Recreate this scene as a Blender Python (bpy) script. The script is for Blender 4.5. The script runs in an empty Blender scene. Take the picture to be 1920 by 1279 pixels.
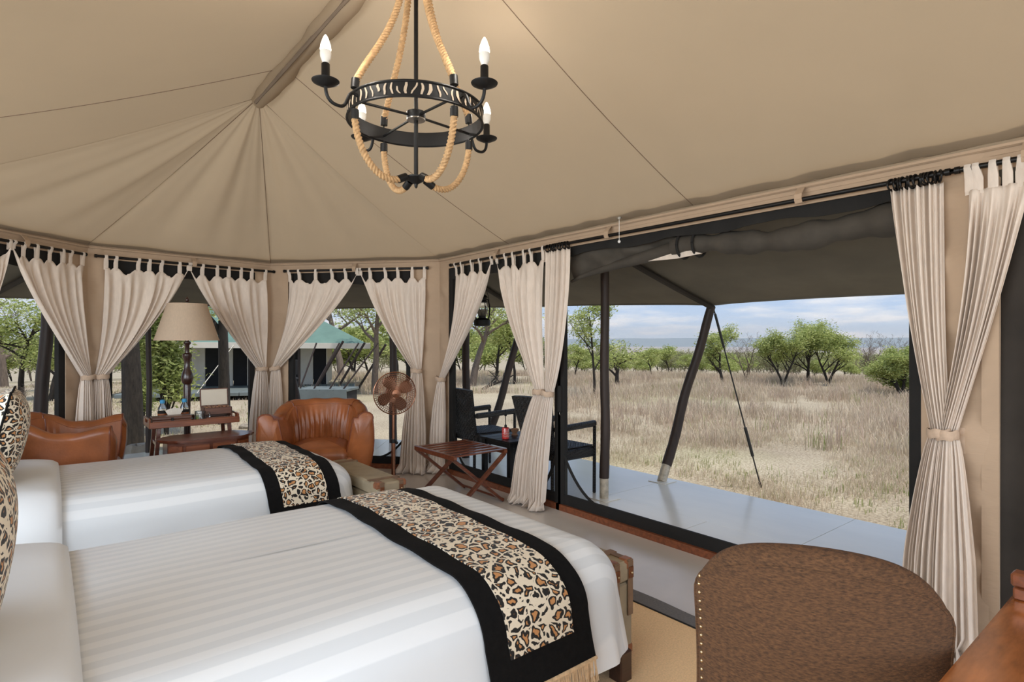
import bpy, bmesh, math, random
import numpy as np
from mathutils import Vector, Matrix
PI = math.pi
S = bpy.context.scene
COL = S.collection
random.seed(7)

# ------------------------------------------------------------------ camera, sky, sun, area light, exposure
F, HC = 1085.0, 1.40            # focal length in pixels of a 1920 wide frame, eye height in metres
YAW = math.radians(38.9)
SY, CY = math.sin(YAW), math.cos(YAW)
cam = bpy.data.cameras.new('camera')
cam.sensor_width = 36.0
cam.lens = F / 1920 * 36
cam.clip_start, cam.clip_end = 0.05, 20000
camo = bpy.data.objects.new('camera', cam)
COL.objects.link(camo)
camo.location = (0, 0, HC)
camo.rotation_euler = (PI / 2, 0, -YAW)
S.camera = camo

W = bpy.data.worlds.new('sky')
S.world = W
W.use_nodes = True
nt = W.node_tree
nt.nodes.clear()
def N(tree, typ, **kw):
    n = tree.nodes.new(typ)
    for k, v in kw.items():
        if hasattr(n, k):
            setattr(n, k, v)
        else:
            n.inputs[k.replace('_', ' ')].default_value = v
    return n
tc = N(nt, 'ShaderNodeTexCoord')
sep = N(nt, 'ShaderNodeSeparateXYZ')
nt.links.new(tc.outputs['Generated'], sep.inputs[0])
ramp = N(nt, 'ShaderNodeValToRGB')
nt.links.new(sep.outputs['Z'], ramp.inputs[0])
ramp.color_ramp.elements[0].position = 0.0
ramp.color_ramp.elements[0].color = (0.58, 0.71, 0.90, 1)
ramp.color_ramp.elements[1].position = 0.55
ramp.color_ramp.elements[1].color = (0.20, 0.38, 0.74, 1)
e = ramp.color_ramp.elements.new(0.09)
e.color = (0.42, 0.58, 0.85, 1)
addz = N(nt, 'ShaderNodeMath', operation='ADD')
addz.inputs[1].default_value = 0.12
nt.links.new(sep.outputs['Z'], addz.inputs[0])
dx = N(nt, 'ShaderNodeMath', operation='DIVIDE'); dy = N(nt, 'ShaderNodeMath', operation='DIVIDE')
nt.links.new(sep.outputs['X'], dx.inputs[0]); nt.links.new(addz.outputs[0], dx.inputs[1])
nt.links.new(sep.outputs['Y'], dy.inputs[0]); nt.links.new(addz.outputs[0], dy.inputs[1])
cmb = N(nt, 'ShaderNodeCombineXYZ')
nt.links.new(dx.outputs[0], cmb.inputs[0]); nt.links.new(dy.outputs[0], cmb.inputs[1])
nz = N(nt, 'ShaderNodeTexNoise', Scale=1.15, Detail=9.0, Roughness=0.58)
nt.links.new(cmb.outputs[0], nz.inputs['Vector'])
cr = N(nt, 'ShaderNodeValToRGB')
cr.color_ramp.elements[0].position = 0.44; cr.color_ramp.elements[0].color = (0, 0, 0, 1)
cr.color_ramp.elements[1].position = 0.66; cr.color_ramp.elements[1].color = (1, 1, 1, 1)
nt.links.new(nz.outputs[0], cr.inputs[0])
mx = N(nt, 'ShaderNodeMix', data_type='RGBA')
nt.links.new(cr.outputs[0], mx.inputs[0])
nt.links.new(ramp.outputs[0], mx.inputs[6])
mx.inputs[7].default_value = (0.92, 0.94, 0.97, 1)
bg = N(nt, 'ShaderNodeBackground')
bg.inputs['Strength'].default_value = 0.92
nt.links.new(mx.outputs[2], bg.inputs[0])
wo = N(nt, 'ShaderNodeOutputWorld')
nt.links.new(bg.outputs[0], wo.inputs[0])

def lamp(name, typ, loc, energy, color, **kw):
    l = bpy.data.lights.new(name, typ)
    l.energy = energy; l.color = color
    for k, v in kw.items():
        setattr(l, k, v)
    o = bpy.data.objects.new(name, l)
    o.location = loc
    COL.objects.link(o)
    return o
def aim(o, d):
    o.rotation_euler = Vector(d).to_track_quat('-Z', 'Y').to_euler()
sun = lamp('sun', 'SUN', (0, 0, 20), 3.0, (1.0, 0.95, 0.87), angle=math.radians(3.0))
aim(sun, (-0.10, 0.38, -1.15))
# added fill lamps standing in for daylight from the unseen entrance and bed-head side
fill_lamp = lamp('entrance_fill', 'AREA', (1.1, -5.0, 2.0), 185.0, (0.93, 0.97, 1.0), shape='RECTANGLE', size=5.0, size_y=3.0)
aim(fill_lamp, (0.06, 1.0, -0.10))
fill_lamp2 = lamp('side_fill', 'AREA', (-2.6, 1.6, 1.7), 215.0, (0.88, 0.95, 1.0), shape='RECTANGLE', size=6.0, size_y=2.0)
aim(fill_lamp2, (1.0, 0.12, -0.05))

S.view_settings.view_transform = 'Standard'
S.view_settings.look = 'None'
S.view_settings.exposure = 0.22
S.view_settings.gamma = 1.0
S.view_settings.use_curve_mapping = False
S.cycles.use_denoising = True
S.cycles.max_bounces = 8
S.cycles.transparent_max_bounces = 16

# ------------------------------------------------------------------ measuring helpers (real planes in the place)
def ray(px, py):
    l = (px - 960) / F
    return Vector((SY + CY * l, CY - SY * l, (639.5 - py) / F))
def on_z(px, py, z):
    r = ray(px, py)
    return Vector((0, 0, HC)) + r * ((z - HC) / r.z)
def on_d(px, py, d):
    return Vector((0, 0, HC)) + ray(px, py) * d

# ------------------------------------------------------------------ mesh helpers
class MB:
    def __init__(s):
        s.v = []; s.f = []
    def add(s, vs, fs, M=None):
        b = len(s.v)
        if M is not None:
            vs = [M @ Vector(v) for v in vs]
        s.v += [tuple(v) for v in vs]
        s.f += [tuple(b + i for i in f) for f in fs]
        return s
    def box(s, c, size, M=None, ch=0.0):
        hx, hy, hz = size[0] / 2, size[1] / 2, size[2] / 2
        ch = min(ch, hx * .9, hy * .9, hz * .9)
        T = Matrix.Translation(Vector(c))
        if M is not None:
            T = T @ M
        if ch <= 0:
            vs = [(x, y, z) for x in (-hx, hx) for y in (-hy, hy) for z in (-hz, hz)]
            fs = [(0, 1, 3, 2), (4, 6, 7, 5), (0, 4, 5, 1), (2, 3, 7, 6), (0, 2, 6, 4), (1, 5, 7, 3)]
            return s.add(vs, fs, T)
        vs = []; idx = {}
        for sx in (-1, 1):
            for sy in (-1, 1):
                for sz in (-1, 1):
                    for a in range(3):
                        p = [sx * (hx - ch), sy * (hy - ch), sz * (hz - ch)]
                        p[a] = (sx * hx, sy * hy, sz * hz)[a]
                        idx[(sx, sy, sz, a)] = len(vs)
                        vs.append(tuple(p))
        fs = []
        for a in range(3):
            b, c2 = [q for q in range(3) if q != a]
            for sg in (-1, 1):
                q = []
                for (u, w) in ((-1, -1), (1, -1), (1, 1), (-1, 1)):
                    k = [0, 0, 0]; k[a] = sg; k[b] = u; k[c2] = w
                    q.append(idx[(k[0], k[1], k[2], a)])
                fs.append(tuple(q))
            for u in (-1, 1):
                for w in (-1, 1):
                    k1 = [0, 0, 0]; k1[a] = -1; k1[b] = u; k1[c2] = w
                    k2 = list(k1); k2[a] = 1
                    fs.append((idx[(*k1, b)], idx[(*k2, b)], idx[(*k2, c2)], idx[(*k1, c2)]))
        for sx in (-1, 1):
            for sy in (-1, 1):
                for sz in (-1, 1):
                    fs.append(tuple(idx[(sx, sy, sz, a)] for a in range(3)))
        return s.add(vs, fs, T)
    def bar(s, p, q, w, h, up=(0, 0, 1), ch=0.003):
        p, q = Vector(p), Vector(q)
        d = q - p
        x = d.normalized(); u = Vector(up)
        y = u.cross(x)
        if y.length < 1e-4:
            y = Vector((0, 1, 0)).cross(x)
        y.normalize(); z = x.cross(y)
        M = Matrix((x, y, z)).transposed().to_4x4()
        return s.box((p + q) / 2, (d.length, w, h), M, ch)
    def tube(s, path, r, n=8, cap=True):
        P = [Vector(p) for p in path]
        m = len(P)
        R = r if isinstance(r, (list, tuple)) else [r] * m
        vs = []; fs = []
        t0 = (P[1] - P[0]).normalized()
        a = Vector((0, 0, 1)) if abs(t0.z) < .9 else Vector((1, 0, 0))
        nrm = (a - t0 * a.dot(t0)).normalized()
        for i in range(m):
            t = (P[min(i + 1, m - 1)] - P[max(i - 1, 0)])
            t = t.normalized() if t.length > 1e-9 else t0
            nrm = nrm - t * nrm.dot(t)
            nrm = nrm.normalized() if nrm.length > 1e-6 else t.orthogonal().normalized()
            b = t.cross(nrm)
            for k in range(n):
                an = 2 * PI * k / n
                vs.append(P[i] + (nrm * math.cos(an) + b * math.sin(an)) * R[i])
        for i in range(m - 1):
            for k in range(n):
                fs.append((i * n + k, i * n + (k + 1) % n, (i + 1) * n + (k + 1) % n, (i + 1) * n + k))
        if cap:
            fs.append(tuple(range(n - 1, -1, -1)))
            fs.append(tuple((m - 1) * n + k for k in range(n)))
        return s.add(vs, fs)
    def lathe(s, prof, n=24, c=(0, 0, 0), M=None):
        vs = []; fs = []
        T = Matrix.Translation(Vector(c))
        if M is not None:
            T = T @ M
        for (r, z) in prof:
            for k in range(n):
                a = 2 * PI * k / n
                vs.append((max(r, 1e-5) * math.cos(a), max(r, 1e-5) * math.sin(a), z))
        for i in range(len(prof) - 1):
            for k in range(n):
                fs.append((i * n + k, i * n + (k + 1) % n, (i + 1) * n + (k + 1) % n, (i + 1) * n + k))
        if prof[0][0] > 1e-4:
            fs.append(tuple(range(n - 1, -1, -1)))
        if prof[-1][0] > 1e-4:
            fs.append(tuple((len(prof) - 1) * n + k for k in range(n)))
        return s.add(vs, fs, T)
    def grid(s, fn, nu, nv, closed_u=False):
        vs = [fn(i / (nu if closed_u else nu - 1), j / (nv - 1)) for j in range(nv) for i in range(nu)]
        fs = []
        for j in range(nv - 1):
            for i in range(nu if closed_u else nu - 1):
                i2 = (i + 1) % nu
                fs.append((j * nu + i, j * nu + i2, (j + 1) * nu + i2, (j + 1) * nu + i))
        return s.add(vs, fs)
    def sheet(s, fn, nu, nv, th):
        """a thin solid sheet: fn(u,v)->(point, normal)"""
        top = []; bot = []
        for j in range(nv):
            for i in range(nu):
                p, n = fn(i / (nu - 1), j / (nv - 1))
                p = Vector(p); n = Vector(n)
                top.append(p + n * th); bot.append(p)
        k = nu * nv
        fs = []
        for j in range(nv - 1):
            for i in range(nu - 1):
                a = j * nu + i
                fs.append((a, a + 1, a + nu + 1, a + nu))
                fs.append((k + a, k + a + nu, k + a + nu + 1, k + a + 1))
        edge = [i for i in range(nu)] + [j * nu + nu - 1 for j in range(1, nv)] + [(nv - 1) * nu + i for i in range(nu - 2, -1, -1)] + [j * nu for j in range(nv - 2, 0, -1)]
        for a, b in zip(edge, edge[1:] + edge[:1]):
            fs.append((a, k + a, k + b, b))
        return s.add(top + bot, fs)
    def prism(s, poly, z0, z1):
        n = len(poly)
        vs = [(p[0], p[1], z0) for p in poly] + [(p[0], p[1], z1) for p in poly]
        fs = [tuple(range(n - 1, -1, -1)), tuple(range(n, 2 * n))]
        fs += [(i, (i + 1) % n, n + (i + 1) % n, n + i) for i in range(n)]
        return s.add(vs, fs)
    def sphere(s, c, r, n=12, m=8, sc=(1, 1, 1)):
        prof = [(r * math.sin(PI * i / m), -r * math.cos(PI * i / m)) for i in range(m + 1)]
        return s.lathe(prof, n, c, Matrix.Diagonal((*sc, 1)))

def obj(name, mb, mat, parent=None, sharp=40, world=False, kind=None, label=None):
    me = bpy.data.meshes.new(name)
    vs = mb.v
    off = Vector((0, 0, 0))
    if world and parent is not None:
        p = parent
        while p is not None:
            off += p.location; p = p.parent
        vs = [(a - off.x, b - off.y, c - off.z) for a, b, c in vs]
    me.from_pydata(vs, [], mb.f)
    me.polygons.foreach_set('use_smooth', [True] * len(me.polygons))
    if sharp:
        me.set_sharp_from_angle(angle=math.radians(sharp))
    if mat:
        me.materials.append(mat)
    o = bpy.data.objects.new(name, me)
    COL.objects.link(o)
    if parent is not None:
        o.parent = parent
    if kind:
        o['kind'] = kind
    if label:
        o['label'] = label
    return o
def obj_np(name, V, T, mat, parent=None, tint=None, smooth=False):
    """mesh from numpy arrays of vertices and triangles; tint = one float per vertex"""
    me = bpy.data.meshes.new(name)
    V = np.asarray(V, np.float32); T = np.asarray(T, np.int32)
    me.vertices.add(len(V)); me.vertices.foreach_set('co', V.ravel())
    me.loops.add(T.size); me.loops.foreach_set('vertex_index', T.ravel())
    me.polygons.add(len(T))
    me.polygons.foreach_set('loop_start', np.arange(0, T.size, T.shape[1], dtype=np.int32))
    me.polygons.foreach_set('use_smooth', np.full(len(T), smooth))
    if tint is not None:
        a = me.attributes.new('tint', 'FLOAT', 'POINT')
        a.data.foreach_set('value', np.asarray(tint, np.float32))
    me.update(calc_edges=True)
    if mat: me.materials.append(mat)
    o = bpy.data.objects.new(name, me); COL.objects.link(o)
    if parent is not None: o.parent = parent
    return o
def tag(o, label, cat, group=None):
    o['label'] = label; o['category'] = cat
    if group: o['group'] = group
    return o
def thing(name, label, cat, loc=(0, 0, 0), rz=0.0, group=None):
    o = bpy.data.objects.new(name, None); COL.objects.link(o)
    o.location = loc; o.rotation_euler = (0, 0, rz)
    o.empty_display_size = .1
    return tag(o, label, cat, group)
def struct(name, mb, mat, parent=None, sharp=40):
    o = obj(name, mb, mat, parent, sharp)
    if parent is None:
        o['kind'] = 'structure'
    return o
def dup(root, loc, rz, label, group=None):
    r = root.copy(); COL.objects.link(r); r.location = loc; r.rotation_euler = (0, 0, rz); r['label'] = label
    if group: r['group'] = group
    for ch in list(root.children):
        c = ch.copy(); COL.objects.link(c); c.parent = r
        for g in list(ch.children):
            d = g.copy(); COL.objects.link(d); d.parent = c
    return r
def rbox(mb, c, size, r, crown=0.0, n=10, pw=None, M=None):
    """soft cushion-like rounded box"""
    hx, hy, hz = (q / 2 for q in size)
    m = 4 * n
    T = Matrix.Translation(Vector(c))
    if M is not None: T = T @ M
    rings = []
    k = 8
    def contour(ins):
        rc = max(r - ins, 0.002)
        ax, ay = hx - ins, hy - ins
        pts = []
        for q, (sx, sy) in enumerate(((1, 1), (-1, 1), (-1, -1), (1, -1))):
            for i in range(n):
                a = q * PI / 2 + (PI / 2) * i / (n - 1)
                pts.append(((ax - rc) * sx + rc * math.cos(a), (ay - rc) * sy + rc * math.sin(a)))
        return pts
    rr = min(r, hz)
    lv = []
    lv.append((min(hx, hy) * .98, -hz))
    for i in range(k + 1):
        a = -PI / 2 + (PI / 2) * i / k
        lv.append((rr - rr * math.cos(a), -hz + rr + rr * math.sin(a)))
    for i in range(k + 1):
        a = (PI / 2) * i / k
        lv.append((rr - rr * math.cos(a), hz - rr + rr * math.sin(a)))
    mi = min(hx, hy)
    for i in range(1, 7):
        ins = rr + (mi * .98 - rr) * i / 6
        lv.append((ins, hz + crown * (1 - (1 - i / 6) ** 2)))
    vs = []
    for ins, z in lv:
        vs += [(x, y, z) for x, y in contour(min(ins, mi * .985))]
    fs = []
    for j in range(len(lv) - 1):
        for i in range(m):
            fs.append((j * m + i, j * m + (i + 1) % m, (j + 1) * m + (i + 1) % m, (j + 1) * m + i))
    fs.append(tuple(range(m - 1, -1, -1)))
    fs.append(tuple((len(lv) - 1) * m + i for i in range(m)))
    return mb.add(vs, fs, T)

# ------------------------------------------------------------------ materials
def lin(c):
    return tuple(((q / 255 + .055) / 1.055) ** 2.4 if q > 10 else q / 255 / 12.92 for q in c) + (1,)
def pm(name, col, rough=.6, metal=0.0, var=.12, scale=6.0, stretch=(1, 1, 1), bump=0.0, bscale=None, transl=0.0, coat=0.0, sheen=0.0,
       detail=4.0, tcol=None, col2=None, emit=0.0, trans=0.0, bstretch=None, dist=.02, spec=.5):
    m = bpy.data.materials.new(name); m.use_nodes = True
    t = m.node_tree; t.nodes.clear()
    L = t.links.new
    out = N(t, 'ShaderNodeOutputMaterial'); b = N(t, 'ShaderNodeBsdfPrincipled')
    tcn = N(t, 'ShaderNodeTexCoord')
    mp = N(t, 'ShaderNodeMapping'); mp.inputs['Scale'].default_value = stretch
    L(tcn.outputs['Object'], mp.inputs[0])
    n1 = N(t, 'ShaderNodeTexNoise', Scale=scale, Detail=detail, Roughness=.6)
    L(mp.outputs[0], n1.inputs['Vector'])
    r = N(t, 'ShaderNodeValToRGB')
    a = lin(col)
    c1 = tuple(q * (1 - var) for q in a[:3]) + (1,)
    c2 = lin(col2) if col2 else tuple(min(1, q * (1 + var)) for q in a[:3]) + (1,)
    r.color_ramp.elements[0].position = .32; r.color_ramp.elements[0].color = c1
    r.color_ramp.elements[1].position = .68; r.color_ramp.elements[1].color = c2
    L(n1.outputs[0], r.inputs[0])
    L(r.outputs[0], b.inputs['Base Color'])
    b.inputs['Roughness'].default_value = rough
    b.inputs['Metallic'].default_value = metal
    b.inputs['Coat Weight'].default_value = coat
    b.inputs['Coat Roughness'].default_value = .15
    b.inputs['Sheen Weight'].default_value = sheen
    b.inputs['Transmission Weight'].default_value = trans
    b.inputs['Specular IOR Level'].default_value = spec
    if emit:
        b.inputs['Emission Color'].default_value = a; b.inputs['Emission Strength'].default_value = emit
    nrm = None
    if bump:
        mp2 = N(t, 'ShaderNodeMapping'); mp2.inputs['Scale'].default_value = bstretch or stretch
        L(tcn.outputs['Object'], mp2.inputs[0])
        n2 = N(t, 'ShaderNodeTexNoise', Scale=bscale or scale * 4, Detail=3.0)
        L(mp2.outputs[0], n2.inputs['Vector'])
        bp = N(t, 'ShaderNodeBump'); bp.inputs['Strength'].default_value = bump; bp.inputs['Distance'].default_value = dist
        L(n2.outputs[0], bp.inputs['Height']); L(bp.outputs[0], b.inputs['Normal'])
        nrm = bp
    if transl:
        tr = N(t, 'ShaderNodeBsdfTranslucent')
        if tcol: tr.inputs[0].default_value = lin(tcol)
        else: L(r.outputs[0], tr.inputs[0])
        ms = N(t, 'ShaderNodeMixShader'); ms.inputs[0].default_value = transl
        L(b.outputs[0], ms.inputs[1]); L(tr.outputs[0], ms.inputs[2]); L(ms.outputs[0], out.inputs[0])
    else:
        L(b.outputs[0], out.inputs[0])
    m['bsdf'] = b.name
    return m
def wood(name, dark, light, rough=.35, coat=.3, scale=3.0, stretch=(1, 14, 14)):
    return pm(name, dark, rough, var=0, col2=light, scale=scale, stretch=stretch, bump=.08, bscale=scale * 2, coat=coat, detail=6, dist=.004)
def tinted(name, stops, rough=.7, transl=0.3):
    m = bpy.data.materials.new(name); m.use_nodes = True
    t = m.node_tree; t.nodes.clear(); L = t.links.new
    out = N(t, 'ShaderNodeOutputMaterial')
    at = N(t, 'ShaderNodeAttribute'); at.attribute_name = 'tint'
    r = N(t, 'ShaderNodeValToRGB')
    els = r.color_ramp.elements
    for i, (p, c) in enumerate(stops):
        e = els[i] if i < 2 else els.new(p)
        e.position = p; e.color = lin(c)
    L(at.outputs['Fac'], r.inputs[0])
    b = N(t, 'ShaderNodeBsdfDiffuse'); L(r.outputs[0], b.inputs[0])
    tr = N(t, 'ShaderNodeBsdfTranslucent'); L(r.outputs[0], tr.inputs[0])
    ms = N(t, 'ShaderNodeMixShader'); ms.inputs[0].default_value = transl
    L(b.outputs[0], ms.inputs[1]); L(tr.outputs[0], ms.inputs[2]); L(ms.outputs[0], out.inputs[0])
    return m
def tree_of(m):
    return m.node_tree, m.node_tree.nodes[m['bsdf']], m.node_tree.links.new

M = {}
M['ceiling'] = pm('ceiling_canvas', (180, 162, 138), .9, var=.05, scale=1.4, bump=.15, bscale=260, transl=.44, tcol=(230, 215, 192), dist=.002)
M['panel'] = pm('wall_canvas', (188, 162, 136), .88, var=.06, scale=2.5, bump=.35, bscale=7, bstretch=(1, 1, 2.5), transl=.12, dist=.02)
M['linen'] = pm('curtain_linen', (247, 235, 222), .95, var=.07, scale=60, stretch=(1, 1, .25), bump=.35, bscale=320, transl=.34, tcol=(232, 212, 190), dist=.002)
M['tie'] = pm('tieback_linen', (190, 165, 142), .95, var=.08, scale=60, bump=.3, bscale=300, dist=.002)
M['mesh_black'] = pm('black_fabric', (25, 23, 21), .9, var=.2, scale=8, bump=.2, bscale=120, dist=.003)
M['mesh_roll'] = pm('rolled_mesh', (66, 60, 52), .85, var=.25, scale=5, bump=.3, bscale=40, dist=.004)
M['screen'] = pm('dark_screen', (47, 41, 35), .92, var=.25, scale=3, bump=.4, bscale=220, dist=.002)
M['awning'] = pm('awning_canvas', (104, 97, 84), .9, var=.12, scale=2, bump=.2, bscale=90, dist=.003, transl=.06)
M['pole'] = pm('pole_timber', (50, 36, 28), .55, var=.35, scale=5, stretch=(6, 6, .6), bump=.3, bscale=14, dist=.006)
M['rod'] = pm('black_metal', (22, 20, 19), .42, metal=.4, var=.1)
M['iron'] = pm('wrought_iron', (17, 16, 16), .5, metal=.3, var=.15, scale=30, bump=.1, bscale=120, dist=.001)
M['floor'] = pm('floor_paint', (208, 200, 192), .22, var=.07, scale=1.6, bump=.06, bscale=9, dist=.004)
M['deck'] = pm('deck_paint', (246, 241, 228), .18, var=.05, scale=2.2, stretch=(1, .3, 1), bump=.05, bscale=14, dist=.004)
M['sill'] = wood('sill_wood', (104, 56, 32), (142, 80, 48), .4)
M['mahog'] = wood('mahogany', (74, 38, 24), (116, 62, 40), .32, .4)
M['desk'] = wood('desk_wood', (124, 70, 30), (190, 116, 62), .2, .7, 2.2, (2, 9, 9))
M['darkwood'] = wood('dark_wood', (38, 22, 18), (62, 36, 28), .3, .4)
M['chest'] = wood('chest_wood', (72, 44, 32), (110, 68, 48), .4, .2)
M['leather'] = pm('tan_leather', (146, 84, 45), .36, var=.28, scale=4.5, bump=.25, bscale=60, detail=6, dist=.004)
M['piping'] = pm('leather_piping', (116, 58, 28), .4, var=.2, scale=20)
M['trunkleather'] = pm('trunk_hide', (150, 136, 112), .6, var=.15, scale=9, bump=.2, bscale=50, dist=.003)
M['strap'] = pm('trunk_strap', (118, 92, 70), .55, var=.2, scale=14)
M['copper'] = pm('copper', (158, 112, 88), .28, metal=1, var=.12, scale=12)
M['coppertrim'] = pm('copper_leather', (150, 98, 70), .4, metal=.3, var=.3, scale=20)
M['velvet'] = pm('black_velvet', (15, 14, 14), .95, var=.3, scale=50, spec=.2, bump=.3, bscale=120, dist=.003)
M['fringe'] = pm('gold_fringe', (214, 182, 142), .6, var=.2, scale=60)
M['rope'] = pm('jute_rope', (182, 146, 104), .9, var=.25, scale=70, bump=.5, bscale=220, dist=.003)
M['zebra'] = pm('zebra_inlay', (178, 160, 138), .6, var=.05)
M['wicker'] = pm('black_wicker', (26, 24, 23), .36, var=.2, scale=30)
M['shade'] = pm('lamp_shade_linen', (206, 184, 160), .9, var=.05, scale=90, stretch=(1, 1, .3), transl=.25, bump=.2, bscale=300, dist=.001)
M['brown'] = pm('brown_upholstery', (72, 48, 29), .95, var=.30, scale=190, col2=(106, 72, 44), stretch=(.45, .45, 1.5), bump=.8, bscale=420, dist=.003)
M['brass'] = pm('brass_stud', (196, 172, 136), .3, metal=1, var=.1)
M['rug'] = pm('sisal_rug', (240, 204, 158), .95, var=.12, scale=130, bump=.6, bscale=330, dist=.004)
M['rugedge'] = pm('grey_rug_border', (108, 106, 106), .9, var=.14, scale=120, bump=.4, bscale=300, dist=.003)
M['white'] = pm('white_porcelain', (232, 230, 226), .3, var=.02)
M['paper'] = pm('white_paper', (226, 218, 205), .9, var=.04, scale=30)
M['mirror'] = pm('box_lining', (206, 196, 178), .5, var=.05, scale=4)
M['bulbglow'] = pm('bulb_glow', (255, 246, 228), .3, emit=2.2)
M['bulbbase'] = pm('bulb_white_base', (226, 222, 214), .4, var=.03)
M['steel'] = pm('silver_metal', (170, 168, 162), .3, metal=.9, var=.1)
M['chalk'] = pm('pole_sleeve', (196, 184, 164), .4, metal=.2, var=.3, scale=20)
M['red'] = pm('red_glass', (206, 52, 50), .15, var=.08, coat=.5)
M['clay'] = pm('clay_bowl', (140, 104, 78), .8, var=.2, scale=20)
M['blue'] = pm('blue_cap', (70, 150, 196), .4, var=.06)
M['rock'] = pm('pale_rock', (150, 140, 126), .9, var=.25, scale=5, bump=.5, bscale=14, dist=.03)
M['bark'] = pm('bark', (52, 45, 38), .95, var=.4, scale=9, stretch=(3, 3, .6), bump=.9, bscale=18, dist=.02)
M['barkpale'] = pm('pale_bark', (116, 102, 90), .95, var=.3, scale=9, stretch=(3, 3, .6), bump=.5, bscale=18, dist=.02)
M['leaf'] = tinted('acacia_leaves', [(0, (132, 142, 82)), (1, (212, 214, 150)), (.5, (172, 182, 110))], transl=.35)
M['leafdull'] = tinted('dull_leaves', [(0, (124, 124, 92)), (1, (184, 182, 142)), (.5, (152, 152, 114))], transl=.3)
M['grass'] = tinted('dry_grass_blades', [(0, (186, 167, 146)), (1, (146, 154, 100)), (.45, (210, 195, 170)), (.72, (196, 172, 156)), (.9, (192, 186, 144))], transl=.3)
M['tentroof'] = pm('green_tent_roof', (98, 126, 114), .85, var=.1, scale=3)
M['tentcream'] = pm('cream_tent_wall', (214, 206, 190), .9, var=.06, scale=3)
M['tentblack'] = pm('black_tent_panel', (34, 33, 33), .9, var=.2, scale=3)
M['tentdeck'] = pm('grey_deck', (108, 116, 114), .6, var=.1, scale=4)
M['hill'] = pm('far_hill', (96, 108, 92), .95, var=.15, scale=.002)
M['bronze'] = pm('bronze_blade', (122, 88, 70), .35, metal=.9, var=.1)
M['ridgeshading'] = pm('ridge_shading', (120, 104, 88), .9, var=.1)
M['rope_thin'] = pm('guy_rope', (44, 44, 42), .9, var=.1)

# clear glass
def glass(name, col, rough=.03):
    m = pm(name, col, rough, var=0, trans=1.0)
    return m
M['glass'] = glass('clear_glass', (236, 240, 240))

# see-through insect mesh
def netmat():
    m = bpy.data.materials.new('insect_net'); m.use_nodes = True
    t = m.node_tree; t.nodes.clear(); L = t.links.new
    out = N(t, 'ShaderNodeOutputMaterial')
    d = N(t, 'ShaderNodeBsdfDiffuse'); d.inputs[0].default_value = lin((70, 70, 66))
    tr = N(t, 'ShaderNodeBsdfTransparent')
    ms = N(t, 'ShaderNodeMixShader'); ms.inputs[0].default_value = .5
    L(tr.outputs[0], ms.inputs[1]); L(d.outputs[0], ms.inputs[2]); L(ms.outputs[0], out.inputs[0])
    return m
M['net'] = netmat()

# leopard print: rosettes from a noise-warped cell pattern
def leopard(name, scale):
    m = pm(name, (226, 212, 188), .9, var=.06, scale=20, bump=.3, bscale=160, dist=.003, sheen=.1)
    t, b, L = tree_of(m)
    tcn = N(t, 'ShaderNodeTexCoord')
    nz = N(t, 'ShaderNodeTexNoise', Scale=scale * .9, Detail=2.0)
    L(tcn.outputs['Object'], nz.inputs['Vector'])
    sub = N(t, 'ShaderNodeVectorMath', operation='SUBTRACT'); sub.inputs[1].default_value = (.5, .5, .5)
    L(nz.outputs['Color'], sub.inputs[0])
    sc = N(t, 'ShaderNodeVectorMath', operation='SCALE'); sc.inputs['Scale'].default_value = 1.1 / scale
    L(sub.outputs[0], sc.inputs[0])
    ad = N(t, 'ShaderNodeVectorMath', operation='ADD')
    L(tcn.outputs['Object'], ad.inputs[0]); L(sc.outputs[0], ad.inputs[1])
    vo = N(t, 'ShaderNodeTexVoronoi', Scale=scale, Randomness=.9, feature='DISTANCE_TO_EDGE')
    L(ad.outputs[0], vo.inputs['Vector'])
    n2 = N(t, 'ShaderNodeTexNoise', Scale=scale * 1.9, Detail=1.0)
    L(tcn.outputs['Object'], n2.inputs['Vector'])
    ma = N(t, 'ShaderNodeMath', operation='MULTIPLY_ADD'); ma.inputs[1].default_value = -.34
    L(n2.outputs[0], ma.inputs[0]); L(vo.outputs['Distance'], ma.inputs[2])
    r = N(t, 'ShaderNodeValToRGB'); r.color_ramp.interpolation = 'LINEAR'
    # value = distance to the cell edge - .34 noise (about -.17): cream net, black ring, tan heart
    sh = N(t, 'ShaderNodeMath', operation='ADD'); sh.inputs[1].default_value = .35
    L(ma.outputs[0], sh.inputs[0])
    st = [(0, (228, 214, 190)), (.275, (228, 214, 190)), (.295, (24, 20, 18)), (.44, (24, 20, 18)), (.47, (190, 134, 82)), (1, (196, 142, 90))]
    for i, (p, c) in enumerate(st):
        e = r.color_ramp.elements[i] if i < 2 else r.color_ramp.elements.new(p)
        e.position = p; e.color = lin(c)
    L(sh.outputs[0], r.inputs[0])
    L(r.outputs[0], b.inputs['Base Color'])
    return m
M['leopard'] = leopard('leopard_plush', 24)
M['leopardbig'] = leopard('leopard_cushion', 26)

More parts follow.
